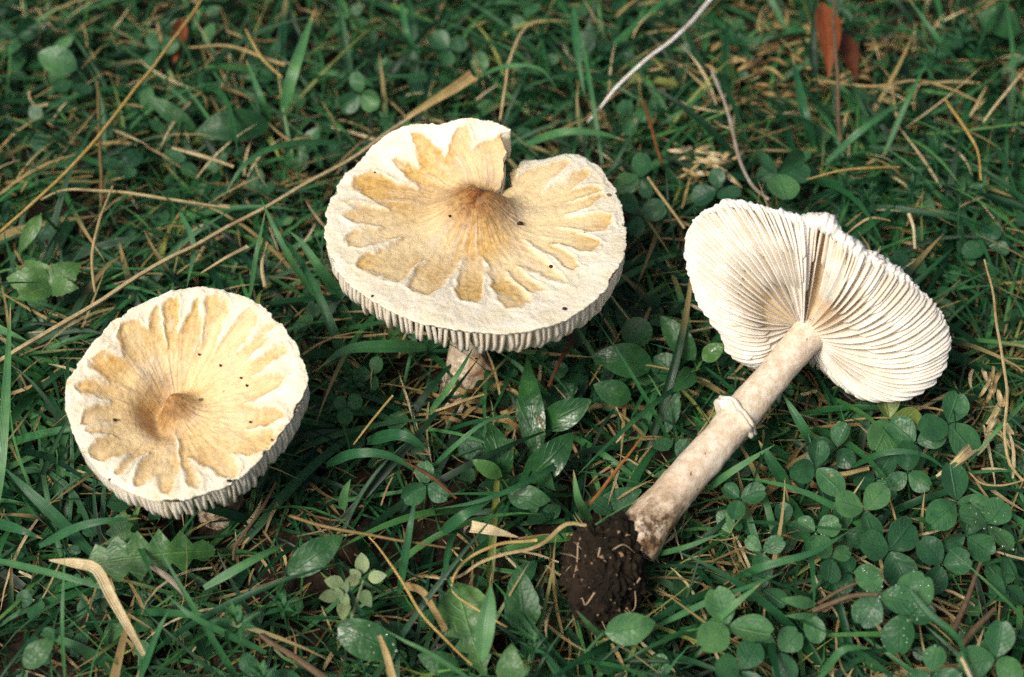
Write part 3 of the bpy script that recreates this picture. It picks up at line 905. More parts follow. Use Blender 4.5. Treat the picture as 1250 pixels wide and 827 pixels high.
for path in [[(-.05, .62), (-.12, .42), (.02, .3), (-.06, .12)], [(.75, -.1), (.62, -.3), (.55, -.7), (.3, -.9)], [(-.3, -.2), (-.45, -.32), (-.5, -.2), (-.66, -.3)], [(.2, .5), (.45, .55), (.8, .4)], [(-.5, .75), (-.6, .4), (-.75, .1)]]:
    build('root', tube_geo([clod_surf(*q) + .03 * toward for q in path], [.03, .02, .01], 16, 6, wob=.12), MAT_ROOT, clod, BASE_R)

sp = sx[::3]
KEEP.append((sp, .85))
KEEP.append((S3(*np.meshgrid(np.arange(0, NR, 10), np.linspace(0, 1, 9), indexing='ij')).reshape(-1, 3), .55))
KEEP.append((clod_pt(q[::15, ::15]).reshape(-1, 3), .35))
KEEPPX.append((np.stack([rx, ry], -1), A0, True))
KEEPPX.append((np.array([(752, 650), (790, 610), (960, 405), (1010, 430), (930, 530), (800, 690)], float), sx[20], False))
KEEPPX.append((np.array([(694, 650), (760, 632), (800, 690), (780, 745), (740, 768), (700, 740), (688, 700)], float), clod_c, True))

# ------------------------------------------------------------------ builders for plants
def ribbon_geo(c, width, n=None, fold=.25, rnd=.5, up=None, roll=0.0, dry=None, tipdry=0.0):
    n = len(c)
    t = unit(np.gradient(c, axis=0))
    upv = np.array([0, 0, 1.0]) if up is None else up
    side = unit(np.cross(t, upv))
    nor = np.cross(side, t)
    if roll:
        side, nor = side * math.cos(roll) + nor * math.sin(roll), nor * math.cos(roll) - side * math.sin(roll)
    w = np.asarray(width)[:, None]
    cols = []
    for uu in (-1, -.5, 0, .5, 1):
        cols.append(c + side * w * uu * .5 + nor * w * fold * (abs(uu) - .5) * .5)
    v = np.stack(cols, 1)
    wv = np.repeat(np.linspace(0, 1, n), 5)
    d = np.zeros(n * 5) if dry is None else np.full(n * 5, dry)
    if tipdry:
        d = np.maximum(d, np.clip((wv - 1 + tipdry) / max(tipdry * .5, .01), 0, 1) * .9)
    return Geo().add(v.reshape(-1, 3), grid_faces(n, 5), rnd=rnd, u=np.tile([-1, -.5, 0, .5, 1], n), w=wv, dry=d)

def path3(pts, zs, lift=.35):
    zs = np.interp(np.linspace(0, 1, len(pts)), np.linspace(0, 1, len(zs)), zs)
    return [P(x, y, z + lift) for (x, y), z in zip(pts, zs)]

def leaf_geo(base, tip, width, normal, shape='oval', bend=.12, cup=.10, rnd=.5, nu=9, nv=14, teeth=0, tooth=.0, lobes=None, twist=0.0):
    base, tip = np.asarray(base, float), np.asarray(tip, float)
    L = np.linalg.norm(tip - base)
    d = unit(tip - base)
    nrm = unit(normal - np.dot(normal, d) * d)
    side = np.cross(d, nrm)
    v = np.linspace(0, 1, nv)
    if shape == 'oval':
        wd = np.sin(np.pi * np.clip(v, 0, 1) ** .85) ** .75
    elif shape == 'round':
        wd = np.sqrt(np.clip(1 - (2 * v - 1) ** 2, 0, 1))
    elif shape == 'ovate':
        wd = np.sin(np.pi * v ** .62) ** .8
    elif shape == 'lance':
        wd = np.sin(np.pi * v ** .7) ** 1.1
    elif shape == 'wedge':                    # clover leaflet: narrow foot, blunt notched end
        wd = np.sin(np.pi * np.clip(v * .93 + .015, 0, 1) ** 1.12) ** .62
    else:
        wd = np.interp(v, np.linspace(0, 1, len(lobes)), lobes)
    if teeth:
        wd = wd * (1 + tooth * (np.abs(((v * teeth) % 1) - .5) * 2 - .5))
    wd = np.maximum(wd, .03)
    uu = np.linspace(-1, 1, nu)
    V, U = np.meshgrid(v, uu, indexing='ij')
    W = wd[:, None] * width * .5
    vv = V.copy()
    if shape == 'wedge':
        vv = V - .06 * np.exp(-(U / .35) ** 2) * (V > .8) * (V - .8) * 5
    pts = (base + d * (vv * L)[..., None] + side * (U * W)[..., None]
           + nrm * (bend * L * np.sin(np.pi * V) + cup * width * (np.abs(U) ** 1.4 - .3) * wd[:, None])[..., None])
    if twist:
        pts = pts + nrm * (twist * width * U * V)[..., None]
    pts = pts + nrm * (.05 * width * fbm(pts + rnd * 50, 1.6 / max(width, .3), 2))[..., None]
    return Geo().add(pts.reshape(-1, 3), grid_faces(nv, nu), rnd=rnd, u=U.ravel(), w=V.ravel(), dry=0.0)

def thing_mesh(name, geo, mat, base, label, cat, group=None):
    return tag(build(name, geo, mat, None, base), label, cat, group)

def drops(par, base, geo_pts, n, rmin=.02, rmax=.05):
    g = Geo()
    sph = np.array([[math.cos(a) * math.cos(e), math.sin(a) * math.cos(e), math.sin(e)] for e in (-1.5, -.5, .5, 1.5) for a in np.linspace(0, 2 * np.pi, 7)[:-1]])
    for k in range(n):
        p = geo_pts[random.randrange(len(geo_pts))]
        r = random.uniform(rmin, rmax)
        g.add(p + (0, 0, r * .4) + sph * np.array([r, r, r * .75]), grid_faces(4, 6, wrap_v=True))
    o = build('dew_drops', g, MAT_DROP, par, base)
    o['kind'] = 'stuff'
    return o
# ------------------------------------------------------------------ layout masks for the sward
VX, VY, VZ, VS = (-22, 22), (-16, 20), (0, 10), .4
vox = np.zeros((int((VX[1] - VX[0]) / VS), int((VY[1] - VY[0]) / VS), int((VZ[1] - VZ[0]) / VS)), bool)
vc = [np.arange(n) * VS + lo + VS / 2 for n, lo in zip(vox.shape, (VX[0], VY[0], VZ[0]))]
for pts, r in KEEP:
    for p in pts:
        ii = [np.where(np.abs(c - q) < r + VS)[0] for c, q in zip(vc, p)]
        if all(len(i) for i in ii):
            d = ((vc[0][ii[0]] - p[0]) ** 2)[:, None, None] + ((vc[1][ii[1]] - p[1]) ** 2)[None, :, None] + ((vc[2][ii[2]] - p[2]) ** 2)[None, None]
            vox[np.ix_(*ii)] |= d < r * r
fdep = np.full((827, 1250), -1.0)
YY, XX = np.mgrid[0:827, 0:1250]
for poly, c, hull in KEEPPX:
    if hull:
        ctr_ = poly.mean(0)
        a_ = np.arctan2(poly[:, 1] - ctr_[1], poly[:, 0] - ctr_[0])
        rr_ = np.hypot(*(poly - ctr_).T)
        bins = np.linspace(-np.pi, np.pi, 73)
        rb = np.array([rr_[(a_ >= lo - .09) & (a_ < hi + .09)].max(initial=0) for lo, hi in zip(bins[:-1], bins[1:])])
        A_ = np.arctan2(YY - ctr_[1], XX - ctr_[0])
        ins = np.hypot(YY - ctr_[1], XX - ctr_[0]) < rb[np.clip(((A_ + np.pi) / (2 * np.pi) * 72).astype(int), 0, 71)]
    else:
        ins = np.zeros_like(fdep, bool)
        n = len(poly)
        for k in range(n):
            (x0, y0), (x1, y1) = poly[k], poly[(k + 1) % n]
            if y0 != y1:
                ins ^= ((y0 > YY) != (y1 > YY)) & (XX < (x1 - x0) * (YY - y0) / (y1 - y0) + x0)
    fdep = np.where(ins, np.maximum(fdep, depth_of(c)), fdep)

def clear_of(pts):
    """pts (N,K,3) -> True where a blade neither pierces a mushroom nor hangs over it."""
    q = pts
    i = [np.clip(((q[..., k] - lo) / VS).astype(int), 0, vox.shape[k] - 1) for k, lo in enumerate((VX[0], VY[0], VZ[0]))]
    inside = (q[..., 0] > VX[0]) & (q[..., 0] < VX[1]) & (q[..., 1] > VY[0]) & (q[..., 1] < VY[1]) & (q[..., 2] < VZ[1])
    hit = (vox[i[0], i[1], i[2]] & inside).any(1)
    x, y = project(q.reshape(-1, 3))
    dep = (q.reshape(-1, 3) - CAM) @ FWD
    xi, yi = np.clip(x, 0, 1249).astype(int), np.clip(y, 0, 826).astype(int)
    inf = (x >= 0) & (x < 1250) & (y >= 0) & (y < 827)
    occ = (inf & (dep < fdep[yi, xi] + .4)).reshape(q.shape[:2]).any(1)
    return ~(hit | occ)

def blob(px, py, cx, cy, rx_, ry_):
    return np.exp(-(((px - cx) / rx_) ** 2 + ((py - cy) / ry_) ** 2))

def blades(n, xr, yr, L, Wd, elev, bend, K, rnd, dens=None, seed=1, zoff=(0, 0), curl=.6, keep=True, tuft=1):
    r = np.random.default_rng(seed)
    nt_ = max(1, int(n / tuft))
    ti = r.integers(0, nt_, n)
    sp_ = .12 * tuft ** .5
    x, y = (r.uniform(*xr, nt_)[ti] + r.normal(0, sp_, n), r.uniform(*yr, nt_)[ti] + r.normal(0, sp_, n)) if tuft > 1 else (r.uniform(*xr, n), r.uniform(*yr, n))
    clump = vnoise(np.stack([x, y, 0 * x], -1), .35)
    ok = r.random(n) < np.clip(.75 + .55 * clump, .15, 1)
    px, py = project(np.stack([x, y, 0 * x + 1], -1))
    if dens is not None:
        ok &= r.random(n) < dens(px, py)
    x, y, clump = x[ok], y[ok], clump[ok]
    n = len(x)
    az = r.uniform(0, 2 * np.pi, n) + .8 * vnoise(np.stack([x, y, 0 * x + 9], -1), .2)
    el = np.radians(r.uniform(*elev, n))
    le = L[0] + (L[1] - L[0]) * r.random(n) ** 1.6
    bd = np.radians(r.uniform(*bend, n))
    cu = r.normal(0, curl, n)
    u = np.linspace(0, 1, K)
    e = el[:, None] - bd[:, None] * u[None] ** 1.3
    a = az[:, None] + cu[:, None] * u[None]
    step = (le / (K - 1))[:, None]
    dx, dy, dz = np.cos(e) * np.cos(a) * step, np.cos(e) * np.sin(a) * step, np.sin(e) * step
    c = np.stack([np.cumsum(q, 1) - q[:, :1] for q in (dx, dy, dz)], -1)
    z0 = ground_z(x, y) - .05 + r.uniform(*zoff, n) if zoff[1] > 0 else ground_z(x, y) - .05
    c = c + np.stack([x, y, z0], -1)[:, None]
    gz_ = ground_z(c[..., 0], c[..., 1])
    c[..., 2] = np.maximum(c[..., 2], gz_ + .06 + .15 * r.random(n)[:, None])
    if keep:
        ok = clear_of(c)
        c, az, le = c[ok], az[ok], le[ok]
        n = len(c)
    t = unit(np.gradient(c, axis=1))
    ref = unit(np.stack([r.normal(0, .35, n), r.normal(0, .35, n), np.ones(n)], -1))[:, None]
    side = unit(np.cross(t, np.broadcast_to(ref, t.shape)))
    nor = np.cross(side, t)
    w = (r.uniform(*Wd, n))[:, None] * np.clip(1 - u[None] ** 2.6, .03, 1) * np.clip(.6 + u[None] * 2, 0, 1)
    fold = r.uniform(.1, .45, n)[:, None]
    v = np.stack([c - side * w[..., None] * .5 + nor * (w * fold * .5)[..., None], c, c + side * w[..., None] * .5 + nor * (w * fold * .5)[..., None]], 2)
    idx = np.arange(n * K * 3).reshape(n, K, 3)
    f = np.stack([idx[:, :-1, :-1], idx[:, 1:, :-1], idx[:, 1:, 1:], idx[:, :-1, 1:]], -1).reshape(-1, 4)
    rv = np.clip(r.normal(rnd[0], rnd[1], n), 0, 1)
    dry = (r.random(n) < .10)[:, None] * np.clip((u[None] - .55) * 4, 0, 1) * .9 + (r.random(n) < .015)[:, None] * .8
    return Geo().add(v.reshape(-1, 3), f, rnd=np.repeat(rv, K * 3), u=np.tile([-1, 0, 1], n * K), w=np.tile(np.repeat(u, 3), n),
                     dry=np.repeat(np.clip(dry, 0, 1).ravel(), 3))

def merge(*gs):
    g = Geo()
    for q in gs:
        at = {k: np.concatenate(v) for k, v in q.a.items()}
        g.add(np.vstack(q.v), np.vstack(q.f), **at)
    return g

clov = lambda px, py: np.clip(blob(px, py, 1080, 680, 190, 170) + .8 * blob(px, py, 1130, 540, 120, 60) + .4 * blob(px, py, 600, 460, 90, 60) + .6 * blob(px, py, 900, 130, 90, 60), 0, 1)
leafy = lambda px, py: np.clip(blob(px, py, 660, 530, 120, 90) + blob(px, py, 790, 430, 80, 60) + blob(px, py, 600, 760, 120, 60) + .7 * blob(px, py, 170, 110, 130, 80), 0, 1)
d_long = lambda px, py: np.clip(.95 - .62 * clov(px, py) - .25 * leafy(px, py), .08, 1)
d_fine = lambda px, py: np.clip(.9 - .55 * clov(px, py) - .15 * leafy(px, py), .1, 1)
XR, YR = (-30, 30), (-21, 32)
sward = merge(
    blades(17000, XR, YR, (1.5, 4.0), (.05, .11), (8, 60), (10, 70), 6, (.46, .28), d_fine, 21, tuft=3),
    blades(10500, XR, YR, (2.4, 6.0), (.11, .21), (12, 58), (20, 80), 8, (.42, .29), d_long, 22, tuft=7),
    blades(3300, XR, YR, (3.5, 8.0), (.20, .36), (15, 58), (35, 95), 10, (.38, .26), d_long, 23, curl=.35, tuft=3))
tag(build('grass', sward, MAT_GRASS), 'tangled dark green grass covering the ground', 'grass', kind='stuff')
outer = []
for k, (xr, yr) in enumerate([((-150, -30), (-120, 150)), ((30, 150), (-120, 150)), ((-30, 30), (32, 150)), ((-30, 30), (-120, -21))]):
    outer.append(blades(int((xr[1] - xr[0]) * (yr[1] - yr[0]) * .42), xr, yr, (3, 8), (.3, .6), (15, 65), (20, 90), 4, (.38, .22), None, 40 + k, keep=False))
tag(build('grass', merge(*outer), MAT_GRASS), 'tangled dark green grass further out around the mushrooms', 'grass', kind='stuff')
d_dry = lambda px, py: np.clip(.55 + .5 * clov(px, py) + .5 * blob(px, py, 600, 470, 90, 60) + .4 * blob(px, py, 1060, 90, 160, 90), .1, 1)
thatch = merge(
    blades(20000, XR, YR, (.6, 2.4), (.05, .13), (-5, 18), (-5, 25), 4, (.50, .26), d_dry, 31, (0.0, .55), curl=.5),
    blades(4200, XR, YR, (1.0, 3.6), (.05, .13), (0, 35), (0, 40), 6, (.70, .22), d_dry, 32, (0.4, 1.5), curl=.5))
tag(build('dry_thatch', thatch, MAT_STRAW), 'brown and straw coloured dead grass bits under the green blades', 'thatch', kind='stuff')

# small ground-cover leaflets nobody could count
def leaflets(n, xr, yr, size, zr, dens, seed, rnd, narrow=(.7, 1.0)):
    r = np.random.default_rng(seed)
    x, y = r.uniform(*xr, n), r.uniform(*yr, n)
    px, py = project(np.stack([x, y, 0 * x + 1], -1))
    ok = (r.random(n) < dens(px, py)) & (r.random(n) < np.clip(.5 + .8 * vnoise(np.stack([x, y, 0 * x + 4], -1), .4), 0, 1))
    x, y = x[ok], y[ok]
    n = len(x)
    c = np.stack([x, y, ground_z(x, y) + r.uniform(*zr, n)], -1)
    ok = clear_of(c[:, None])
    c = c[ok]
    n = len(c)
    az = r.uniform(0, 6.283, n)
    nor = unit(np.stack([r.normal(0, .4, n), r.normal(-.15, .4, n), np.ones(n)], -1))
    d = unit(np.cross(nor, np.stack([np.cos(az), np.sin(az), 0 * az], -1)))
    sd_ = np.cross(d, nor)
    L = r.uniform(*size, n)
    W = L * r.uniform(*narrow, n)
    v = np.array([0, .18, .45, .75, 1.0])
    wd = np.array([.12, .62, 1.0, .86, .25])
    uu = np.array([-1, -.5, 0, .5, 1])
    cup = r.uniform(-.1, .25, n)
    V, U = np.meshgrid(v, uu, indexing='ij')
    Wg = np.broadcast_to(wd[:, None], V.shape)
    pts = (c[:, None, None] + d[:, None, None] * (V[None] * L[:, None, None])[..., None] + sd_[:, None, None] * (U * Wg * .5)[None, ..., None] * W[:, None, None, None]
           + nor[:, None, None] * (np.abs(U) * Wg * .5)[None, ..., None] * (W * cup)[:, None, None, None])
    idx = np.arange(n * 25).reshape(n, 5, 5)
    f = np.stack([idx[:, :-1, :-1], idx[:, 1:, :-1], idx[:, 1:, 1:], idx[:, :-1, 1:]], -1).reshape(-1, 4)
    rv = np.clip(r.normal(*rnd, n), 0, .9)
    return Geo().add(pts.reshape(-1, 3), f, rnd=np.repeat(rv, 25), u=np.tile(U.ravel(), n), w=np.tile(V.ravel(), n), dry=0.0)
d_cov = lambda px, py: np.clip(.35 + .6 * clov(px, py) + .4 * leafy(px, py), 0, 1)
cover = merge(leaflets(10500, XR, YR, (.35, .85), (.25, 1.1), d_cov, 51, (.35, .22)),
              leaflets(4200, XR, YR, (.7, 1.5), (.2, 1.0), lambda a, b: np.clip(.25 + .8 * leafy(a, b), 0, 1), 52, (.3, .2), (.35, .6)))
tag(build('ground_cover', cover, MAT_CLOVER), 'small green leaflets of low plants mixed into the grass', 'ground cover', kind='stuff')

# ------------------------------------------------------------------ single things
def stalk(name, pts, zs, wpx, mat, rnd, label, cat, flat=1.0, group=None, wob=.07, n=26):
    p = path3(pts, zs)
    k = pxcm(p[len(p) // 2])
    w = np.asarray(wpx, float) / k / 2 * .82
    return thing_mesh(name, tube_geo(p, w if w.ndim else float(w), n, 8, rnd, flat, wob), mat, p[0] * (1, 1, 0), label, cat, group)

STALKS = [
 ('straw', [(-14, 297), (112, 177), (262, -22)], [3.4, 3.4, 3.4], [5, 5.5, 5, 4], MAT_YELLOW, .5, 'long thin yellow straw slanting across the top left corner', 'straw', 1),
 ('dry_straw', [(-14, 450), (80, 392), (200, 320), (330, 250), (430, 192), (505, 140)], [2.4, 2.6, 2.6, 2.4, 2.2, 2.0], [7, 7, 6.5, 6, 6, 6], MAT_STRAW, .85, 'thick dry grass stem running from the left edge behind the split mushroom', 'grass stem', 1),
 ('twig', [(717, 149), (752, 108), (790, 72), (835, 38), (874, -8)], [1.9, 2.4, 2.8, 2.9, 2.6], [4, 6, 6, 7, 7], MAT_TWIG, 1.0, 'bleached white twig lying in the grass at the top middle', 'twig', 1),
 ('twig', [(868, 88), (882, 120), (893, 155), (903, 195), (918, 226), (938, 245)], [2.6, 2.4, 2.3, 2.2, 2.0, 1.5], [5, 5, 6, 6, 5, 5], MAT_TWIG, .72, 'knobbly pale brown twig above the lying white mushroom', 'twig', 1),
 ('plant_stalk', [(1020, -8), (1019, 60), (1022, 110), (1027, 170)], [3.2, 3.2, 2.8, 1.2], [5, 6, 6, 7], MAT_TWIG, .5, 'upright grey brown stem in front of the red leaf', 'stem', 1),
 ('straw', [(783, 536), (752, 576), (719, 619)], [2.6, 2.3, 1.8], [3, 5, 5], MAT_ORANGE, .9, 'short bright orange straw left of the ringed stem', 'straw', 1),
 ('straw', [(655, 657), (615, 664), (579, 678), (560, 694), (551, 718), (573, 738), (619, 767)], [2.2, 2.4, 2.4, 2.3, 2.2, 2.0, 1.7], [5, 5, 4.5, 4.5, 4.5, 4, 3], MAT_YELLOW, .8, 'pale straw bent into a hook left of the soil clod', 'straw', 1),
 ('straw', [(716, 642), (690, 640), (660, 662), (620, 676), (585, 688), (559, 702), (521, 704)], [2.4, 2.5, 2.3, 2.2, 2.0, 1.8, 1.5], [6, 7, 6, 6, 5, 5, 4], MAT_STRAW, .72, 'wavy tan straw reaching left from the top of the soil clod', 'straw', .6),
 ('straw', [(449, 657), (487, 703), (521, 758), (576, 812)], [2.0, 2.3, 2.2, 1.5], [2.5, 4.5, 4.5, 3], MAT_YELLOW, .6, 'straight yellow straw slanting down beside the pale grey-green sprig', 'straw', 1),
 ('straw', [(352, 632), (417, 647), (490, 662), (562, 668)], [1.9, 2.0, 2.1, 1.7], [5, 5, 4, 3], MAT_STRAW, .42, 'reddish tan straw lying flat right of the sunken mushroom', 'straw', 1),
 ('stick', [(337, 588), (316, 627), (289, 664), (286, 682)], [2.2, 1.7, 1.2, .8], [4, 5, 5, 5], MAT_TWIG, .35, 'thin brown stick leaning by the stem of the sunken mushroom', 'stick', 1),
 ('stick', [(185, 688), (206, 705), (229, 726)], [1.6, 1.6, 1.4], [8, 11, 9], MAT_TWIG, .7, 'stubby splintered brown stick below the left mushroom', 'stick', .6),
 ('stick', [(318, 772), (356, 798), (400, 832)], [1.7, 1.8, 1.7], [7, 10, 12], MAT_TWIG, .55, 'mottled brown stick at the bottom edge left of centre', 'stick', .7),
 ('wiry_stalk', [(1203, 318), (1212, 360), (1221, 420), (1228, 480), (1227, 530), (1231, 567), (1247, 588)], [3.0, 3.2, 3.2, 3.0, 2.8, 2.4, 2.0], [3, 4, 5, 5, 5, 5, 4], MAT_STRAW, .75, 'wiry tan stalk hanging along the right edge', 'stalk', 1),
 ('tendril', [(1180, 577), (1196, 591), (1222, 594), (1246, 588), (1256, 584)], [2.1, 2.0, 2.0, 2.0, 2.0], [2.5, 3, 3.5, 3, 3], MAT_STRAW, .7, 'thin curved tan tendril at the right edge above the clover', 'tendril', 1),
 ('stick', [(1010, 584), (1036, 581), (1061, 574)], [1.9, 1.9, 1.8], [9, 9, 7], MAT_STRAW, .55, 'short broken tan stick among the clover under the lying cap', 'stick', .8),
 ('hairy_stalk', [(994, 748), (1029, 733), (1050, 728), (1074, 726)], [1.5, 2.2, 2.5, 2.7], [9, 8, 7, 5], MAT_TWIG, .55, 'reddish brown hairy stem leading to the dewy clover leaf', 'stem', 1),
 ('hairy_stalk', [(998, 740), (1024, 724), (1054, 711)], [1.5, 2.0, 2.4], [6, 5, 4], MAT_TWIG, .45, 'thinner brown stem just above the reddish hairy one', 'stem', 1),
 ('stick', [(1197, 690), (1182, 728), (1164, 772)], [1.5, 1.5, 1.3], [6, 8, 9], MAT_TWIG, .45, 'rough brown stalk lying at the lower right, the upper of two', 'stick', 1),
 ('stick', [(1215, 742), (1197, 762), (1172, 792)], [1.4, 1.4, 1.2], [7, 9, 9], MAT_TWIG, .4, 'rough brown stalk lying at the lower right, the lower of two', 'stick', 1),
 ('stick', [(1174, 802), (1182, 818), (1192, 840)], [2.4, 2.2, 1.8], [6, 7, 7], MAT_STRAW, .95, 'pale cream broken stick end at the bottom right edge', 'stick', 1),
 ('straw', [(50, 245), (91, 231), (180, 240), (280, 255)], [2.0, 2.3, 2.3, 2.0], [3, 4.5, 5, 3], MAT_STRAW, .78, 'nearly level tan straw between the two long stems at upper left', 'straw', 1),
 ('straw', [(119, 100), (122, 170), (125, 246)], [2.2, 2.4, 1.8], [4, 5, 5], MAT_STRAW, .3, 'upright brownish straw crossing the thin yellow one at upper left', 'straw', 1),
 ('straw', [(138, 228), (121, 275), (112, 310), (116, 358)], [2.6, 2.6, 2.4, 2.0], [3, 4.5, 5, 4], MAT_STRAW, .75, 'bowed tan straw above the thick dry stem at left', 'straw', .7),
 ('straw', [(1154, 121), (1180, 156), (1193, 184), (1197, 220)], [2.4, 2.6, 2.4, 1.8], [3, 4.5, 4, 3], MAT_YELLOW, .4, 'curved yellow straw in the upper right grass', 'straw', 1),
 ('straw', [(1202, 150), (1222, 122), (1254, 84)], [2.0, 2.4, 2.6], [4, 5, 4], MAT_STRAW, .85, 'pale straw slanting to the upper right edge', 'straw', 1),
 ('straw', [(984, 220), (1016, 211), (1048, 206), (1099, 204)], [1.9, 2.2, 2.2, 1.8], [3, 4, 6, 3], MAT_YELLOW, .3, 'flat golden straw behind the ragged rim of the lying cap', 'straw', .6),
 ('straw', [(992, 99), (1062, 106), (1120, 99), (1160, 110), (1198, 127)], [2.0, 2.2, 2.3, 2.2, 1.8], [4, 4.5, 4, 4, 3], MAT_STRAW, .6, 'long grey straw running right from the tip of the red leaf', 'straw', 1),
 ('dry_leaf', [(1030, 290), (1045, 275), (1062, 266), (1085, 269)], [2.0, 2.5, 2.7, 2.4], [2, 5, 6, 4], MAT_STRAW, .7, 'curled grey dry blade just behind the ragged rim of the lying cap', 'dry blade', .4),
 ('twig', [(1108, 260), (1115, 278), (1117, 302)], [2.6, 2.4, 2.0], [6, 5, 5], MAT_STRAW, .98, 'short whitish bent twig behind the lying cap', 'twig', 1),
 ('straw', [(610, 146), (617, 104), (622, 76), (637, 38), (657, 26)], [2.0, 2.4, 2.4, 2.3, 2.0], [4, 4, 5, 5, 4], MAT_STRAW, .82, 'pale jointed straw rising behind the split mushroom', 'straw', 1),
 ('plant_stalk', [(787, 124), (797, 160), (807, 202)], [2.6, 2.4, 2.0], [4, 5, 5], MAT_ORANGE, .35, 'dark orange-brown stem right of the split mushroom', 'stem', 1),
 ('straw', [(790, 217), (812, 247), (836, 281)], [2.4, 2.2, 1.8], [4, 4.5, 4], MAT_STRAW, .7, 'straight tan straw left of the lying cap', 'straw', 1),
 ('plant_stalk', [(699, 408), (690, 425), (682, 440), (668, 472)], [1.6, 1.8, 1.8, 1.2], [7, 7, 6, 6], MAT_ORANGE, .15, 'dark red stem under the right rim of the split mushroom', 'stem', 1),
 ('straw', [(432, 544), (455, 514), (480, 485)], [1.7, 1.9, 1.9], [3, 4, 4], MAT_YELLOW, .7, 'short yellow straw slanting left of the middle stem foot', 'straw', 1),
 ('straw', [(530, 503), (558, 490), (592, 480)], [1.8, 1.9, 1.7], [5, 7, 4], MAT_STRAW, .72, 'curled tan straw in front of the middle stem foot', 'straw', .5),
 ('straw', [(495, 565), (530, 585), (556, 608)], [2.0, 2.0, 1.8], [3, 5, 4], MAT_ORANGE, .3, 'brown straw on the grass below the split mushroom', 'straw', 1),
 ('straw', [(300, 36), (318, 68), (344, 96)], [2.2, 2.3, 2.0], [3, 4, 3], MAT_YELLOW, .6, 'short yellow straw near the top edge left of centre', 'straw', 1),
 ('straw', [(230, 57), (285, 57), (348, 80)], [2.0, 2.2, 1.9], [4, 6, 8], MAT_STRAW, .6, 'tan straw crossing wide green blades at the top left', 'straw', .6),
 ('straw', [(212, 180), (246, 190), (284, 202)], [2.0, 2.2, 1.9], [4, 8, 6], MAT_STRAW, .88, 'flat pale straw piece below the broad dark leaf', 'straw', .5),
 ('straw', [(246, 336), (275, 317), (303, 303)], [2.4, 2.6, 2.4], [3, 6, 8], MAT_STRAW, .8, 'frayed pale straw end just above the left cap', 'straw', .6),
 ('straw', [(325, 352), (322, 325), (328, 298)], [2.4, 2.6, 2.4], [6, 5, 3], MAT_STRAW, .8, 'upright pale straw at the upper right rim of the left cap', 'straw', .7),
]
for nm_, pts, zs, w_, mat, rnd, lab, cat, flat in STALKS:
    stalk(nm_, pts, zs, w_, mat, rnd, lab, cat, flat, 'dry stalks and straws in the grass')

def blade_thing(name, pts, zs, wpx, rnd, label, mat=None, shape='blade', fold=.3, roll=0.0, tipdry=0.0, cat='grass blade', group='broad grass blades', n=18, dry=None):
    c = spline(path3(pts, zs), n)
    k = pxcm(c[n // 2])
    u = np.linspace(0, 1, n)
    if shape == 'blade':
        prof = np.clip(.55 + u * 2.2, 0, 1) * np.clip(1 - u ** 3.2, .04, 1)
    elif shape == 'lance':
        prof = np.maximum(np.sin(np.pi * u ** .8) ** .8, .06)
    elif shape == 'cut':
        prof = np.clip(.3 + u * 2.5, 0, 1)
    else:
        prof = np.interp(u, np.linspace(0, 1, len(shape)), shape)
    geo = ribbon_geo(c, prof * wpx / k, fold=fold, rnd=rnd, up=unit(np.array([0, -.45, 1.0])), roll=roll, tipdry=tipdry, dry=dry)
    return thing_mesh(name, geo, mat or MAT_BLADE, c[0] * (1, 1, 0), label, cat, group)

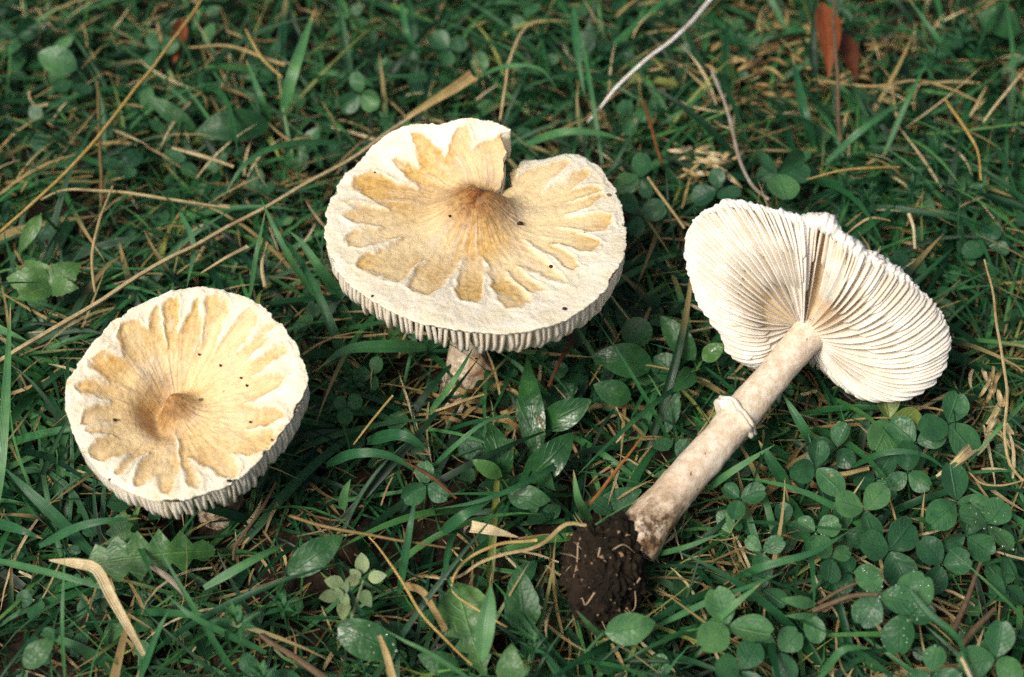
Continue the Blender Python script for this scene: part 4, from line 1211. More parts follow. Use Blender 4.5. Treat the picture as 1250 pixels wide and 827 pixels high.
BLADES = [   # base first, tip last
 ([(-8, 640), (2, 560), (8, 470), (13, 370)], [1, 2.4, 3.2, 3.6], 13, .8, 'wide pale green blade standing along the left edge'),
 ([(383, 362), (352, 312), (333, 275), (318, 242)], [1, 2.6, 3.2, 3.4], 8, .75, 'light green blade of the tuft above the left cap, leaning furthest left at its tip'),
 ([(305, 362), (313, 310), (324, 258)], [1.5, 2.8, 3.4], 6, .7, 'narrow upright green blade of the tuft above the left cap'),
 ([(418, 362), (392, 330), (368, 296), (352, 282)], [1, 2.2, 2.8, 3.0], 12, .65, 'broad green blade touching the left rim of the split cap'),
 ([(344, 142), (352, 110), (362, 76), (384, 12)], [1, 2.2, 2.9, 3.3], 15, .8, 'broad light green blade at top left pointing up'),
 ([(331, 150), (318, 118), (300, 72)], [1, 2.2, 2.6], 8, .6, 'green blade beside the broad light one at top left'),
 ([(424, 174), (348, 177), (300, 200), (270, 246)], [1.2, 2.6, 2.8, 2.0], 9, .55, 'long arching blade between the dry stem and the broad dark leaf'),
 ([(641, 177), (685, 162), (730, 163), (764, 172)], [1.5, 2.6, 2.6, 2.2], 11, .75, 'arched grey-green blade right behind the cap notch'),
 ([(582, 94), (620, 81), (658, 84), (681, 110)], [1.4, 2.5, 2.6, 2.0], 6, .65, 'thin arched blade above the turned-up lobe'),
 ([(520, 424), (476, 423), (424, 427), (390, 449)], [1, 1.9, 2.1, 1.9], 17, .6, 'very broad flat blade below the left side of the split cap'),
 ([(398, 568), (433, 554), (476, 557), (512, 579)], [1, 2.2, 2.2, 1.5], 13, .35, 'glossy dark arched blade right of the left cap, lower of two'),
 ([(448, 539), (482, 531), (505, 538), (526, 556)], [1, 2.0, 2.0, 1.4], 16, .3, 'glossy dark arched blade right of the left cap, upper of two'),
 ([(525, 573), (557, 543), (592, 516), (634, 501)], [1.2, 2.4, 2.8, 2.6], 6, .55, 'long thin arched blade below the middle stem foot'),
 ([(523, 506), (546, 476), (562, 452), (578, 424)], [.8, 2.2, 2.6, 2.6], 8, .85, 'light green blade crossing in front of the middle stem foot'),
 ([(418, 622), (421, 602), (428, 585)], [1.2, 2.2, 2.8], 12, .95, 'short pale blade standing right of the left cap'),
 ([(721, 638), (706, 610), (700, 574)], [1, 2.4, 3.0], 12, .9, 'short pale curved blade just above the soil clod'),
 ([(860, 600), (890, 578), (920, 559), (946, 543)], [1.4, 2.3, 2.7, 2.9], 9, .7, 'pointed green blade beside the stem below the ring'),
 ([(996, 552), (980, 522), (955, 480)], [.8, 1.9, 2.4], 14, .6, 'broad blade under the right side of the lying cap'),
 ([(962, 596), (944, 568), (926, 538)], [.8, 1.6, 2.0], 16, .5, 'very broad dark blade right of the ring'),
 ([(798, 678), (840, 667), (884, 650)], [1.0, 2.0, 2.3], 7, .7, 'thin level blade at the foot of the lying stem'),
 ([(803, 764), (868, 733), (915, 716), (958, 698)], [1.0, 2.2, 2.4, 2.3], 8, .6, 'long blade right of the soil clod pointing to the clover'),
 ([(735, 780), (718, 762), (703, 745)], [1.5, 2.6, 3.2], 8, .95, 'bright green blade tip below the soil clod'),
 ([(249, 718), (296, 691), (328, 674), (350, 663)], [2.0, 2.3, 2.2, 1.8], 11, .8, 'blue-green blade lying below the left mushroom'),
 ([(-8, 683), (67, 701), (115, 715), (160, 728)], [1.6, 2.4, 2.4, 2.2], 9, .7, 'long blade entering at the left edge under the cap'),
 ([(-6, 638), (24, 647), (52, 658)], [1.5, 2.2, 2.0], 13, .4, 'broad dark blade end at the left edge'),
 ([(48, 667), (94, 644), (130, 636), (172, 633)], [1.6, 2.5, 2.7, 2.4], 11, .4, 'arched blade hugging the underside of the left cap'),
 ([(112, 676), (67, 630), (35, 600), (5, 571)], [.9, 1.9, 2.3, 2.4], 15, .3, 'broad dark blade left of the sunken mushroom'),
 ([(325, 797), (252, 762), (225, 745), (203, 726)], [1.0, 2.2, 2.5, 2.5], 9, .6, 'long blade slanting through the lower left grass'),
 ([(79, 828), (76, 762), (79, 676)], [1, 2.6, 3.4], 5, .75, 'thin upright blade at the lower left'),
 ([(171, 828), (191, 775), (206, 746)], [1.2, 2.4, 2.8], 9, .5, 'dark blade rising from the bottom edge at lower left'),
 ([(575, 830), (521, 796), (495, 783), (470, 769)], [1.4, 2.4, 2.6, 2.6], 6, .95, 'pale thin blade crossing the bottom edge at centre'),
 ([(487, 726), (498, 658), (503, 630), (508, 598)], [.9, 2.4, 2.8, 3.0], 10, .4, 'dark upright blade between sprig and bent straw'),
 ([(1169, 78), (1142, 44), (1108, -3)], [1, 2.3, 2.8], 8, .6, 'blade slanting to the top edge at the right'),
 ([(1080, 187), (1109, 120), (1132, 75)], [1, 2.4, 2.8], 7, .6, 'upright blade in the middle of the upper right grass'),
 ([(1009, 198), (1055, 156), (1108, 119)], [1, 2.2, 2.4], 8, .55, 'long blade rising right from beside the red leaf stem'),
 ([(993, 180), (982, 138), (967, 67)], [.8, 2.0, 2.4], 13, .2, 'broad dark blade left of the red leaf'),
 ([(999, 830), (1023, 798), (1040, 791), (1064, 792)], [1.2, 2.2, 2.3, 2.0], 10, .7, 'light arched blade at the bottom edge in the clover'),
 ([(858, 770), (893, 741), (929, 712)], [1.6, 2.6, 3.0], 10, .8, 'stiff blade over the big clover leaf right of the clod'),
 ([(896, 707), (931, 692), (991, 675), (1036, 649)], [1.2, 2.4, 2.7, 2.7], 10, .45, 'long dark blade crossing the clover patch from the left'),
 ([(1110, 720), (1132, 748), (1165, 775), (1185, 812)], [2.9, 2.8, 2.6, 1.8], 9, .3, 'dark blade hanging over the dewy leaves at lower right'),
 ([(1252, 490), (1222, 520), (1176, 572)], [2.2, 2.5, 1.6], 6, .85, 'thin light green blade at the right edge above the clover'),
 ([(1040, 570), (1080, 553), (1125, 555), (1160, 577)], [1.4, 2.4, 2.5, 2.0], 8, .25, 'dark arching blade over the clover beneath the lying cap'),
 ([(560, 640), (548, 668), (545, 700), (560, 728), (578, 736)], [.8, 1.8, 2.2, 2.2, 2.0], 8, .35, 'dark curved blade behind the hooked straw'),
 ([(540, 650), (565, 630), (600, 611)], [1.4, 2.2, 2.2], 14, .35, 'glossy striped dark blade above the hooked straw'),
 ([(700, 555), (640, 590), (585, 612), (530, 622)], [1.0, 2.3, 2.5, 2.2], 8, .4, 'long dark blade under the wet rosette'),
 ([(830, 470), (790, 500), (740, 545), (705, 580)], [1.0, 2.0, 2.4, 2.2], 7, .3, 'dark blade left of the orange straw'),
 ([(700, 10), (704, 60), (714, 120)], [2.6, 2.5, 1.6], 9, .5, 'dark blade hanging down at the top, left of the white twig'),
 ([(735, 200), (723, 120), (712, 60), (698, 10)], [1.2, 2.5, 2.9, 3.0], 6, .6, 'slim blade crossing the lower end of the white twig'),
 ([(490, 4), (497, 40), (515, 75)], [3.0, 2.8, 1.6], 8, .55, 'green blade hanging from the top edge at centre left'),
 ([(220, 260), (236, 300), (228, 352)], [2.8, 2.4, 1.4], 7, .5, 'thin blade crossing the thick dry stem above the left cap'),
]
for pts, zs, w_, rnd, lab in BLADES:
    blade_thing('grass_leaf', pts, zs, w_, rnd, lab, tipdry=random.choice([0, 0, 0, .12]))
blade_thing('lance_leaf', [(588, 808), (592, 770), (597, 738), (599, 714)], [2.2, 2.8, 3.1, 3.2], 23, .98, 'lance shaped grey-green leaf standing at the bottom centre', shape='lance', cat='leaf', group='broad leaves in the grass')
blade_thing('dry_leaf', [(60, 684), (95, 688), (118, 695), (134, 725), (158, 768), (176, 800)], [2.2, 2.6, 2.9, 2.5, 2.0, 1.4], 13, .95, 'cream dead blade folded over at the lower left', mat=MAT_STRAW, shape=[.15, .9, 1, .95, .75, .4], cat='dry blade', group='dry stalks and straws in the grass', fold=.5)
blade_thing('dry_sheath', [(498, 143), (530, 123), (555, 108), (578, 92)], [2.0, 2.3, 2.4, 2.4], 17, .6, 'frayed dry sheath at the far end of the thick grass stem', mat=MAT_STRAW, shape=[.35, .55, .8, 1], cat='dry blade', group='dry stalks and straws in the grass', fold=.7)
blade_thing('dry_leaf', [(1143, 582), (1165, 567), (1178, 556), (1188, 547)], [2.0, 2.5, 2.6, 2.3], 16, .85, 'shrivelled pinkish tan leaf between the clover and the right edge', mat=MAT_STRAW, shape=[.2, .5, .9, 1], cat='dry leaf', group='dry stalks and straws in the grass', fold=.9, roll=.5)
blade_thing('dry_leaf', [(575, 643), (598, 647), (632, 656)], [2.1, 2.4, 2.2], 15, .95, 'short pale dead blade above the hooked straw', mat=MAT_STRAW, shape=[1, .8, .1], cat='dry blade', group='dry stalks and straws in the grass', fold=.3)
blade_thing('dry_leaf', [(494, 715), (515, 722), (530, 745), (544, 770)], [1.8, 2.0, 1.9, 1.4], 9, .5, 'brown dead blade below the straight yellow straw', mat=MAT_STRAW, shape=[1, .9, .8, .8], cat='dry blade', group='dry stalks and straws in the grass', fold=.3)
blade_thing('dry_leaf', [(463, 776), (472, 800), (480, 830)], [2.2, 2.3, 2.0], 9, .7, 'upright brown dead blade at the bottom edge left of centre', mat=MAT_STRAW, shape=[.5, .9, 1], cat='dry blade', group='dry stalks and straws in the grass', fold=.5)

# red-brown fallen leaf and its darker neighbour
LUP = unit(np.array([0, -.55, 1.0]))
def leaf_thing(name, b, t, wpx, label, zb=1.2, zt=2.2, mat=None, shape='oval', rnd=.4, cat='leaf', group='broad leaves in the grass', stalk_px=None, dew=0, nrm=None, **kw):
    B, T_ = P(*b, zb), P(*t, zt)
    k = pxcm((B + T_) / 2)
    base = B * (1, 1, 0)
    root = empty(name, base, label, cat, group)
    geo = leaf_geo(B, T_, wpx / k, LUP + np.array([random.uniform(-.25, .25), random.uniform(-.15, .15), 0]) if nrm is None else nrm, shape=shape, rnd=rnd, **kw)
    bl = build('blade', geo, mat or MAT_LEAF, root, base)
    foot = B + unit(B - T_) * .5
    foot[2] = max(.0, zb - 1.2)
    build('stalk', tube_geo([foot, B * .6 + foot * .4 + (0, 0, .1), B + (0, 0, .01)], [.06, .05, .045], 8, 6, rnd), mat or MAT_LEAF, root, base)
    if dew:
        drops(bl, base, np.vstack(geo.v), dew)
    return root
leaf_thing('fallen_leaf', (1004, 4), (1011, 98), 32, 'red-brown pointed fallen leaf at the top right', 2.6, 1.9, MAT_REDLEAF, 'lance', .9, 'leaf', 'fallen leaves', bend=.10, cup=.2)
leaf_thing('fallen_leaf', (1022, 40), (1046, 102), 26, 'dark brown fallen leaf partly behind the red-brown one', 1.6, 1.3, MAT_REDLEAF, 'lance', .15, 'leaf', 'fallen leaves', bend=.1, cup=.2)

leaf_thing('fallen_leaf', (222, 24), (212, 78), 20, 'small dull red fallen leaf behind the yellow straw at the top', 1.5, 1.2, MAT_REDLEAF, 'oval', .7, 'leaf', 'fallen leaves', bend=.1, cup=.3)
LEAVES = [
 ('round_leaf', (94, 84), (46, 66), 36, 'oval pale green leaf near the top left corner', dict(rnd=.62, shape='oval', zb=2.0, zt=2.4, mat=MAT_CLOVER)),
 ('broad_leaf', (330, 152), (236, 164), 42, 'broad dark oblong leaf at the upper left', dict(rnd=.22, shape='oval', zb=1.6, zt=2.0)),
 ('curved_leaf', (240, 160), (172, 112), 22, 'narrow pale leaf right of the thin yellow straw', dict(rnd=.5, shape='lance', zb=1.4, zt=2.3)),
 ('broad_leaf', (351, 702), (419, 654), 38, 'pointed oval leaf with a clear midrib right below the left mushroom', dict(rnd=.42, shape='oval', zb=1.8, zt=2.3)),
 ('broad_leaf', (484, 795), (412, 765), 46, 'dewy round dark leaf at the bottom left of centre', dict(rnd=.35, shape='round', zb=1.6, zt=2.0, dew=14, mat=MAT_WET)),
 ('broad_leaf', (620, 606), (672, 611), 30, 'smooth oval leaf left of the orange straw', dict(rnd=.4, shape='oval', zb=2.1, zt=2.2)),
 ('toothed_leaf', (640, 770), (632, 690), 44, 'toothed green leaf standing left of the soil clod', dict(rnd=.5, shape='ovate', zb=1.4, zt=2.2, teeth=9, tooth=.10)),
 ('toothed_leaf', (625, 835), (624, 786), 36, 'light green toothed leaf at the bottom edge left of the clod', dict(rnd=.66, shape='ovate', zb=1.8, zt=2.4, teeth=7, tooth=.12)),
 ('wet_leaf', (656, 560), (644, 434), 34, 'long dark leaf of the wet rosette pointing at the split cap', dict(rnd=.3, shape='lance', zb=1.0, zt=2.0, mat=MAT_WET)),
 ('wet_leaf', (612, 588), (598, 516), 36, 'shining wet leaf at the left of the rosette', dict(rnd=.3, shape='oval', zb=1.2, zt=2.3, mat=MAT_WET, bend=.22)),
 ('wet_leaf', (640, 588), (700, 528), 40, 'shining wet leaf at the right of the rosette', dict(rnd=.28, shape='oval', zb=1.2, zt=2.2, mat=MAT_WET, bend=.2)),
 ('wet_leaf', (660, 520), (722, 488), 36, 'dull dark leaf at the upper right of the rosette', dict(rnd=.35, shape='oval', zb=1.2, zt=2.0, mat=MAT_WET)),
 ('wet_leaf', (612, 582), (576, 562), 20, 'small pale-edged leaf at the foot of the wet rosette', dict(rnd=.7, shape='oval', zb=1.8, zt=2.4, mat=MAT_WET)),
 ('wet_leaf', (650, 575), (678, 600), 26, 'folded wet leaf at the lower side of the rosette', dict(rnd=.25, shape='lance', zb=1.5, zt=1.8, mat=MAT_WET)),
 ('broad_leaf', (797, 446), (724, 434), 42, 'large dark oval leaf between the split cap and the lying cap', dict(rnd=.30, shape='oval', zb=1.6, zt=2.1, mat=MAT_WET)),
 ('broad_leaf', (790, 420), (764, 392), 38, 'rounded leaf just right of the split cap rim', dict(rnd=.35, shape='round', zb=1.6, zt=2.1)),
 ('broad_leaf', (848, 440), (806, 386), 30, 'oblong leaf close to the left rim of the lying cap', dict(rnd=.42, shape='oval', zb=1.5, zt=2.2)),
 ('broad_leaf', (826, 462), (798, 436), 34, 'dark leaf half covered by the oblong one beside the lying cap', dict(rnd=.2, shape='round', zb=1.3, zt=1.6)),
 ('glossy_leaf', (846, 452), (822, 478), 24, 'small glossy folded leaf left of the ringed stem top', dict(rnd=.5, shape='oval', zb=1.7, zt=2.1, mat=MAT_WET)),
 ('glossy_leaf', (858, 440), (884, 420), 22, 'small bright yellow-green leaf at the lower left of the lying cap', dict(rnd=.78, shape='oval', zb=1.8, zt=2.3, mat=MAT_WET)),
 ('broad_leaf', (770, 488), (724, 470), 32, 'dark leaf below the large oval one', dict(rnd=.3, shape='oval', zb=1.2, zt=1.6)),
 ('hairy_leaf', (738, 772), (800, 760), 40, 'fuzzy light green leaf at the foot of the soil clod', dict(rnd=.72, shape='oval', zb=2.4, zt=2.5, mat=MAT_CLOVER)),
 ('narrow_leaf', (50, 262), (22, 312), 18, 'pale lance shaped leaf hanging from the thin yellow straw', dict(rnd=.72, shape='lance', zb=2.8, zt=1.8)),
 ('broad_leaf', (560, 815), (510, 800), 30, 'small leaf in the bottom grass left of the pale lance leaf', dict(rnd=.4, shape='oval', zb=1.4, zt=1.8)),
 ('broad_leaf', (30, 815), (66, 780), 30, 'light green leaf in the bottom left corner', dict(rnd=.55, shape='oval', zb=1.8, zt=2.2)),
 ('broad_leaf', (1245, 40), (1190, 20), 40, 'broad dull leaf in the top right corner', dict(rnd=.4, shape='oval', zb=1.4, zt=1.8)),
 ('folded_leaf', (995, 738), (953, 732), 15, 'narrow folded green leaf on the reddish hairy stem, upper of two', dict(rnd=.6, shape='oval', zb=2.0, zt=2.3, mat=MAT_CLOVER)),
 ('folded_leaf', (996, 751), (958, 752), 8, 'narrow folded green leaf on the reddish hairy stem, lower of two', dict(rnd=.6, shape='oval', zb=2.0, zt=2.2, mat=MAT_CLOVER)),
 ('folded_leaf', (988, 752), (1000, 786), 26, 'bent round leaf hanging below the reddish hairy stem', dict(rnd=.68, shape='round', zb=2.0, zt=1.7, mat=MAT_CLOVER)),
]
for nm_, b, t, w_, lab, kw in LEAVES:
    leaf_thing(nm_, b, t, w_, lab, **kw)
LOB = [.15, .45, .30, .85, .40, 1.0, .45, 1.0, .55, .9, .5, .75, .1]
leaf_thing('lobed_leaf', (262, 672), (106, 690), 62, 'dusty green jagged-lobed leaf under the left mushroom', 1.2, 1.5, shape='lobed', lobes=LOB, rnd=.6, nv=37)
leaf_thing('lobed_leaf', (160, 690), (146, 628), 44, 'upper piece of the jagged dusty leaf touching the left cap gills', 1.1, 1.7, shape='lobed', lobes=LOB[2:], rnd=.58, nv=31)
leaf_thing('lobed_leaf', (592, 826), (556, 712), 66, 'grey-green lobed leaf beside the pale lance leaf', 1.0, 1.7, shape='lobed', lobes=[.1, .2, .5, .25, .8, .4, .95, .6, 1, .95, .8, .5, .1], rnd=.66, nv=37)
r_ = empty('lobed_leaf', P(60, 360, 0) * (1, 1, 0), 'light green three-lobed leaf at the left edge above the sunken cap', 'leaf', 'broad leaves in the grass')
b0 = P(62, 350, 2.2)
for tx, ty, w_ in [(8, 340, 40), (30, 318, 32), (98, 322, 38), (96, 352, 26), (20, 366, 28)]:
    build('lobe', leaf_geo(b0, P(tx, ty, 2.4), w_ / 38, LUP, 'ovate', rnd=.76, teeth=5, tooth=.22), MAT_LEAF, r_, P(60, 360, 0) * (1, 1, 0))

# clover
def clover(px, py, size, rot, label, z=2.0, rnd=.45, n=3, tilt=.6, dew=0, spread=1.0):
    c = P(px, py, z)
    base = np.array([c[0] + random.uniform(-.6, .6), c[1] + random.uniform(-.6, .6), 0.0])
    root = empty('clover', base, label, 'clover', 'clover leaves')
    nor = unit(np.array([random.uniform(-tilt, tilt) * .7, -.45 + random.uniform(-tilt, tilt) * .6, 1.0]))
    ex = unit(np.cross(nor, [0, 1, 0]) * -1)
    ex = unit(np.array([1, 0, 0]) - np.dot([1, 0, 0], nor) * nor)
    ey = np.cross(nor, ex)
    for k in range(n):
        a = math.radians(rot + k * 360 / n * spread + random.uniform(-9, 9))
        d = ex * math.cos(a) + ey * math.sin(a)
        up = random.uniform(-.05, .30)
        L = size * random.uniform(.72, 1.02)
        b = c + d * .05
        t = c + d * L + nor * up * L
        rn = min(max(rnd, .88), max(0, rnd + random.uniform(-.25, .25)))
        geo = leaf_geo(b, t, L * random.uniform(.72, .98), nor + random.uniform(-.45, .45) * np.cross(d, nor), 'wedge', bend=random.uniform(-.02, .10), cup=random.choice([.04, .1, .16, .34]), rnd=rn, nu=9, nv=12)
        lf = build('leaflet', geo, MAT_CLOVER, root, base)
        if dew:
            drops(lf, base, np.vstack(geo.v), dew, .016, .042)
    build('stalk', tube_geo([base - (0, 0, .2), base * .4 + c * .6 + (0, 0, -.1), c + (0, 0, .01)], [.05, .04, .035], 9, 6, .35), MAT_CLOVER, root, base)
    return root
CLOVERS = [
 (1158, 517, 1.35, 75, 'largest clover leaf just below the right lobe of the lying cap', dict(z=2.5, rnd=.45)),
 (1086, 512, 1.2, 110, 'yellowing clover leaf right under the lying cap', dict(z=2.0, rnd=.93)),
 (1118, 541, 1.0, 20, 'clover leaf between the yellowing and the largest one', dict(z=2.0, rnd=.4)),
 (996, 571, 1.05, 195, 'clover leaf with one upright leaflet right of the ring', dict(z=2.4, rnd=.45)),
 (1022, 548, .85, 60, 'dull clover leaf below the notch of the lying cap', dict(z=1.8, rnd=.35)),
 (903, 609, .85, 20, 'small clover leaf close to the lying stem, nearest to the blade', dict(z=1.9, rnd=.4)),
 (1055, 623, 1.05, 165, 'light clover leaf above the dewy one with a cupped leaflet', dict(z=2.5, rnd=.62)),
 (1108, 577, .95, 210, 'clover leaf with folded leaflets left of the shrivelled leaf', dict(z=2.2, rnd=.4)),
 (1167, 613, 1.15, 100, 'broad clover leaf beneath the shrivelled tan leaf', dict(z=2.4, rnd=.5)),
 (1206, 640, 1.15, 60, 'dewy clover leaf near the right edge', dict(z=2.4, rnd=.6, dew=4)),
 (996, 650, .85, 150, 'small clover leaf with water drops over the dark crossing blade', dict(z=2.3, rnd=.62, dew=3)),
 (1015, 681, .8, 20, 'small clover leaf just beneath the dark crossing blade', dict(z=2.2, rnd=.5)),
 (1072, 727, 1.25, 110, 'clover leaf covered in water drops at the end of the hairy stem', dict(z=2.8, rnd=.55, dew=12)),
 (1086, 672, 1.15, 55, 'broad dull clover leaf above the one covered in drops', dict(z=2.1, rnd=.4)),
 (1100, 748, 1.2, 270, 'drop-spangled clover leaf hanging below the hairy stem end', dict(z=2.4, rnd=.45, dew=8, spread=.6)),
 (889, 764, 1.25, 340, 'large light clover leaf right of the soil clod', dict(z=2.5, rnd=.6)),
 (905, 818, 1.1, 60, 'clover leaf at the bottom edge right of the soil clod', dict(z=1.9, rnd=.5)),
 (1137, 822, 1.0, 80, 'clover leaf cut by the bottom edge below the dewy leaves', dict(z=2.2, rnd=.5, dew=3)),
 (1216, 804, 1.05, 70, 'clover leaf in the bottom right corner', dict(z=2.2, rnd=.55)),
 (930, 673, .8, 15, 'small clover leaf between the lying stem and the clover patch', dict(z=1.7, rnd=.5)),
 (1228, 715, .85, 190, 'clover leaf at the right edge above the rough brown stalks', dict(z=1.9, rnd=.35)),
 (1150, 690, .95, 250, 'shaded clover leaf left of the upper rough brown stalk', dict(z=1.8, rnd=.25)),
 (1180, 655, 1.0, 200, 'clover leaf tucked below the broad one and the dewy right one', dict(z=1.9, rnd=.35)),
 (1070, 585, .9, 300, 'dark clover leaf right of the broken tan stick', dict(z=1.7, rnd=.3)),
 (960, 640, .75, 100, 'dark small clover leaf near the middle of the lying stem', dict(z=1.4, rnd=.3)),
 (1030, 650, .9, 330, 'half hidden clover leaf left of the broad dull one', dict(z=1.7, rnd=.35)),
 (1040, 700, .8, 240, 'half hidden clover leaf left of the drop-covered one', dict(z=1.6, rnd=.3)),
 (930, 720, .9, 80, 'clover leaf under the stiff blade right of the clod', dict(z=1.7, rnd=.45)),
 (950, 795, .95, 170, 'dull clover leaf at the bottom, right of the large light one', dict(z=1.6, rnd=.4)),
 (948, 213, 1.25, 160, 'big round-leaved clover above the lying cap', dict(z=2.4, rnd=.5)),
 (876, 232, 1.05, 200, 'dark clover leaf peeping over the left rim of the lying cap', dict(z=2.0, rnd=.25)),
 (782, 218, 1.0, 75, 'clover leaf right of the split cap beside the orange-brown stem', dict(z=2.0, rnd=.4)),
 (780, 262, 1.0, 260, 'dark clover leaf hugging the right rim of the split cap', dict(z=1.8, rnd=.3)),
 (771, 143, .85, 130, 'clover leaf in the grass below the white twig', dict(z=2.2, rnd=.45)),
 (424, 497, .65, 30, 'small round clover leaf right of the left cap', dict(z=1.8, rnd=.4)),
 (666, 423, .62, 10, 'tiny clover leaf below the front gills of the split cap', dict(z=1.6, rnd=.45)),
 (455, 458, .7, 60, 'small clover leaf under the very broad flat blade', dict(z=1.5, rnd=.4)),
 (521, 592, .9, 330, 'clover leaf in the grass below the middle mushroom', dict(z=1.9, rnd=.4)),
 (548, 60, .9, 20, 'blurred clover leaf at the top, above the turned-up lobe', dict(z=1.8, rnd=.4)),
 (90, 100, .95, 320, 'dark clover leaf below the oval pale leaf at top left', dict(z=1.5, rnd=.2)),
 (150, 205, .9, 60, 'dark clover leaf left of the level tan straw', dict(z=1.6, rnd=.2)),
 (195, 60, .9, 130, 'dark clover leaf near the top left behind the yellow straw', dict(z=1.5, rnd=.25)),
 (20, 45, 1.0, 30, 'dark clover leaf in the top left corner', dict(z=1.5, rnd=.15)),
 (440, 115, .95, 100, 'grey-green clover leaf left of the frayed sheath', dict(z=1.7, rnd=.5)),
 (1110, 330, .8, 20, 'shaded clover leaf behind the ragged rim of the lying cap', dict(z=1.3, rnd=.25)),
 (1205, 300, .9, 200, 'shaded clover leaf right of the lying cap', dict(z=1.3, rnd=.25)),
]
for px, py, sz, rot, lab, kw in CLOVERS:
    clover(px, py, sz, rot, lab, **kw)

# sprigs: a stem carrying rings of narrow leaves
def sprig(px, py, label, z=2.0, r=.55, n=7, rings=3, rnd=.5, wide=.26, name='bedstraw', lean=(0, 0), shape='lance', mat=None):
    top = P(px, py, z)
    base = np.array([top[0] - lean[0], top[1] - lean[1], 0.0])
    root = empty(name, base, label, 'sprig', 'leafy sprigs in the grass')
    build('stem', tube_geo([base - (0, 0, .2), (base + top) / 2, top], [.045, .04, .03], 8, 6, rnd), mat or MAT_BLADE, root, base)
    for k in range(rings):
        c = top + (base - top) * (k * .24)
        rr_ = r * (.7 + .35 * k)
        for j in range(n):
            a = j * 2 * np.pi / n + k * .5 + random.uniform(-.15, .15)
            e = 1.0 - .45 * k + random.uniform(-.15, .15)
            d = np.array([math.cos(a) * math.cos(e), math.sin(a) * math.cos(e), math.sin(e)])
            L = rr_ * random.uniform(.85, 1.15)
            geo = leaf_geo(c, c + d * L, L * wide, np.array([0, 0, 1.0]) + .01, shape, bend=.08, cup=.15, rnd=min(1, max(0, rnd + random.uniform(-.1, .1) - .08 * k)), nu=5, nv=7)
            build('leaf', geo, mat or MAT_BLADE, root, base)
SPRIGS = [(286, 754, 'star-shaped bright sprig at the lower left near the stubby stick', dict(r=.75, n=7, rings=2, rnd=.75, wide=.32, z=2.4)),
 (343, 734, 'narrow-leaved sprig right of the star-shaped one', dict(r=.6, n=6, rings=2, rnd=.6, z=2.1)),
 (318, 820, 'bright sprig cut by the bottom edge at lower left', dict(r=.6, n=6, rings=2, rnd=.75, z=2.1)),
 (1035, 210, 'feathery sprig above the ragged rim of the lying cap, left of two', dict(r=.55, n=9, rings=4, rnd=.5, wide=.16, z=2.2)),
 (1062, 232, 'feathery sprig above the ragged rim of the lying cap, right of two', dict(r=.55, n=9, rings=4, rnd=.4, wide=.16, z=2.0)),
 (1144, 58, 'leafy sprig at the top right beside the slanting blade', dict(r=.6, n=7, rings=3, rnd=.45, wide=.25, z=2.2)),
 (1180, 28, 'leafy sprig near the top edge at the right', dict(r=.55, n=7, rings=3, rnd=.4, wide=.25, z=2.0)),
 (1148, 170, 'feathery sprig in the upper right beside the curved yellow straw', dict(r=.6, n=10, rings=4, rnd=.5, wide=.13, z=2.3)),
 (1118, 215, 'dark feathery sprig below the flat golden straw', dict(r=.6, n=10, rings=4, rnd=.3, wide=.13, z=2.0)),
 (1180, 230, 'dark feathery sprig toward the right edge', dict(r=.6, n=10, rings=4, rnd=.3, wide=.13, z=2.0)),
 (905, 42, 'leafy sprig at the top right of the white twig', dict(r=.6, n=7, rings=3, rnd=.4, wide=.3, z=2.0)),
 (1042, 18, 'dark leafy sprig at the top edge right of the red leaf', dict(r=.7, n=8, rings=3, rnd=.35, wide=.25, z=2.1)),
 (1139, 630, 'small bright sprig in the middle of the clover', dict(r=.5, n=5, rings=2, rnd=.7, wide=.45, z=2.2)),
 (650, 785, 'small bright sprig left of the fuzzy leaf', dict(r=.5, n=6, rings=2, rnd=.75, wide=.25, z=2.2)),
 (430, 460, 'short green sprig right of the left cap', dict(r=.5, n=6, rings=2, rnd=.5, wide=.35, z=1.8)),
 (1165, 572, 'small green sprig behind the shrivelled tan leaf', dict(r=.5, n=6, rings=3, rnd=.5, wide=.3, z=1.9))]
for px, py, lab, kw in SPRIGS:
    sprig(px, py, lab, **kw)
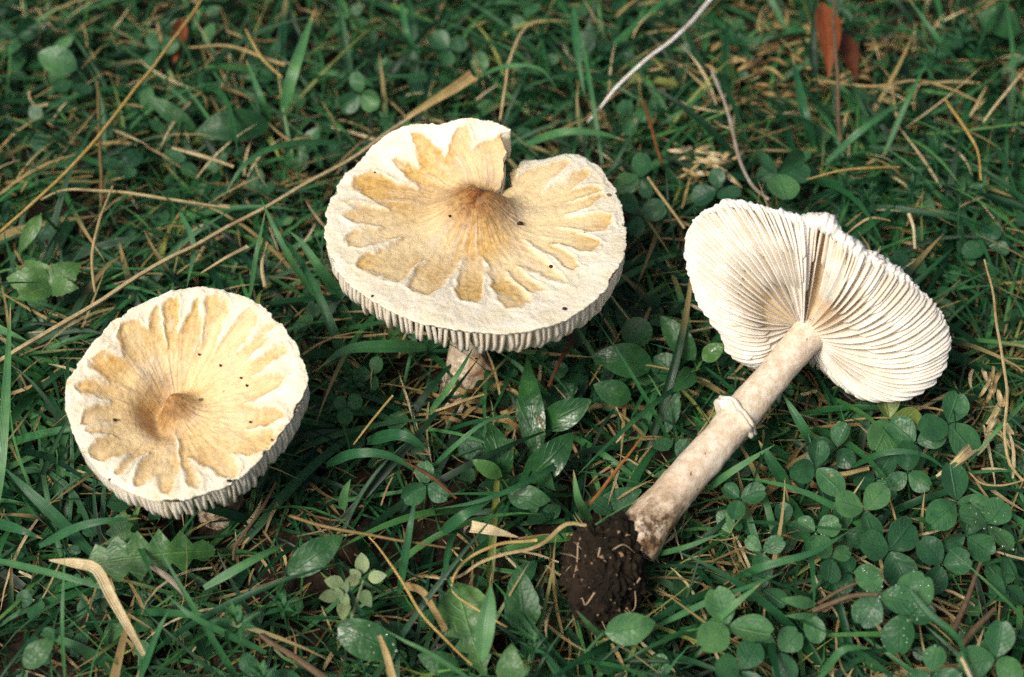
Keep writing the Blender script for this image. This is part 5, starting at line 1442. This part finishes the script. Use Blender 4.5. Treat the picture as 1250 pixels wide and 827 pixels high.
# pale grey-green sprig
MAT_PALE = mat_green('grey_green_leaf', [(0, (.10, .17, .085)), (.5, (.17, .25, .13)), (1, (.24, .32, .17))], .6, veins=.25, trans=.15)
zc = lambda x, y: (360 + x / 3.472, 600 + y / 3.472)
bse = P(425, 730, 0) * (1, 1, 0)
root = empty('pale_sprig', bse, 'pale grey-green sprig of small oval leaves at the lower left of centre', 'sprig', 'leafy sprigs in the grass')
hub = P(*zc(190, 430), 2.2)
hub2 = P(*zc(290, 380), 2.0)
for (cx_, cy_, a, L, h) in [(165, 385, 170, 85, hub), (140, 445, 190, 80, hub), (185, 432, 120, 55, hub), (207, 505, 262, 85, hub), (215, 460, 300, 60, hub), (210, 410, 60, 60, hub),
                            (285, 305, 95, 90, hub2), (350, 362, 10, 80, hub2), (305, 457, 300, 80, hub2), (240, 380, 200, 70, hub2), (255, 350, 140, 60, hub2)]:
    ca, sa_ = math.cos(math.radians(a)), -math.sin(math.radians(a))
    b = P(*zc(cx_ - ca * L * .5, cy_ - sa_ * L * .5), 2.1)
    t = P(*zc(cx_ + ca * L * .5, cy_ + sa_ * L * .5), 2.35)
    build('leaf', leaf_geo(b, t, L * .62 / 3.472 / 38, LUP, 'oval', bend=.06, cup=.12, rnd=random.random(), nu=7, nv=9), MAT_PALE, root, bse)
build('stem', tube_geo([bse - (0, 0, .2), (bse + hub) / 2, hub], [.05, .045, .03], 8, 6, .4), MAT_PALE, root, bse)
build('stem', tube_geo([P(*zc(240, 545), 1.6), P(*zc(265, 460), 2.0), hub2], [.06, .05, .04], 8, 6, .5), MAT_PALE, root, bse)

# dead tufts
def dead_tuft(px, py, rx_, ry_, label, n, z=1.6, rnd=.85, seed=3):
    r = random.Random(seed)
    base = P(px, py, 0) * (1, 1, 0)
    root = empty('dead_tuft', base, label, 'dead tuft', 'dead grass tufts')
    for k in range(n):
        x, y = px + r.uniform(-rx_, rx_), py + r.uniform(-ry_, ry_)
        a = r.uniform(-.7, .7) + (math.pi if r.random() < .5 else 0)
        if ry_ > rx_:
            a += math.pi / 2
        L = r.uniform(14, 34)
        pts = [P(x, y, z + r.uniform(-.3, .1)), P(x + math.cos(a) * L * .5, y - math.sin(a) * L * .5 + r.uniform(-4, 4), z + r.uniform(0, .35)), P(x + math.cos(a) * L, y - math.sin(a) * L, z + r.uniform(-.5, .1))]
        w = r.uniform(.08, .2)
        c = spline(pts, 7)
        build('dead_blade', ribbon_geo(c, w * np.array([.6, .9, 1, 1, .9, .7, .3]), fold=.5, rnd=min(1, max(0, rnd + r.uniform(-.3, .15))), up=LUP), MAT_STRAW, root, base)
dead_tuft(862, 197, 32, 20, 'bleached dead grass tuft above the left of the lying cap', 22, 1.8, .92, 3)
dead_tuft(1215, 492, 12, 48, 'ragged dead grass tuft at the right edge beside the largest clover', 16, 1.9, .8, 4)
dead_tuft(1000, 75, 80, 50, 'brown dead grass patch around the red leaf', 42, 1.2, .55, 5)
dead_tuft(905, 95, 40, 40, 'brown dead grass patch left of the broad dark blade at the top', 22, 1.2, .5, 6)
dead_tuft(600, 495, 50, 24, 'dead grass litter in front of the middle stem foot', 24, .9, .5, 7)
dead_tuft(975, 600, 45, 26, 'dead grass litter between the lying stem and the clover', 18, 1.0, .6, 8)
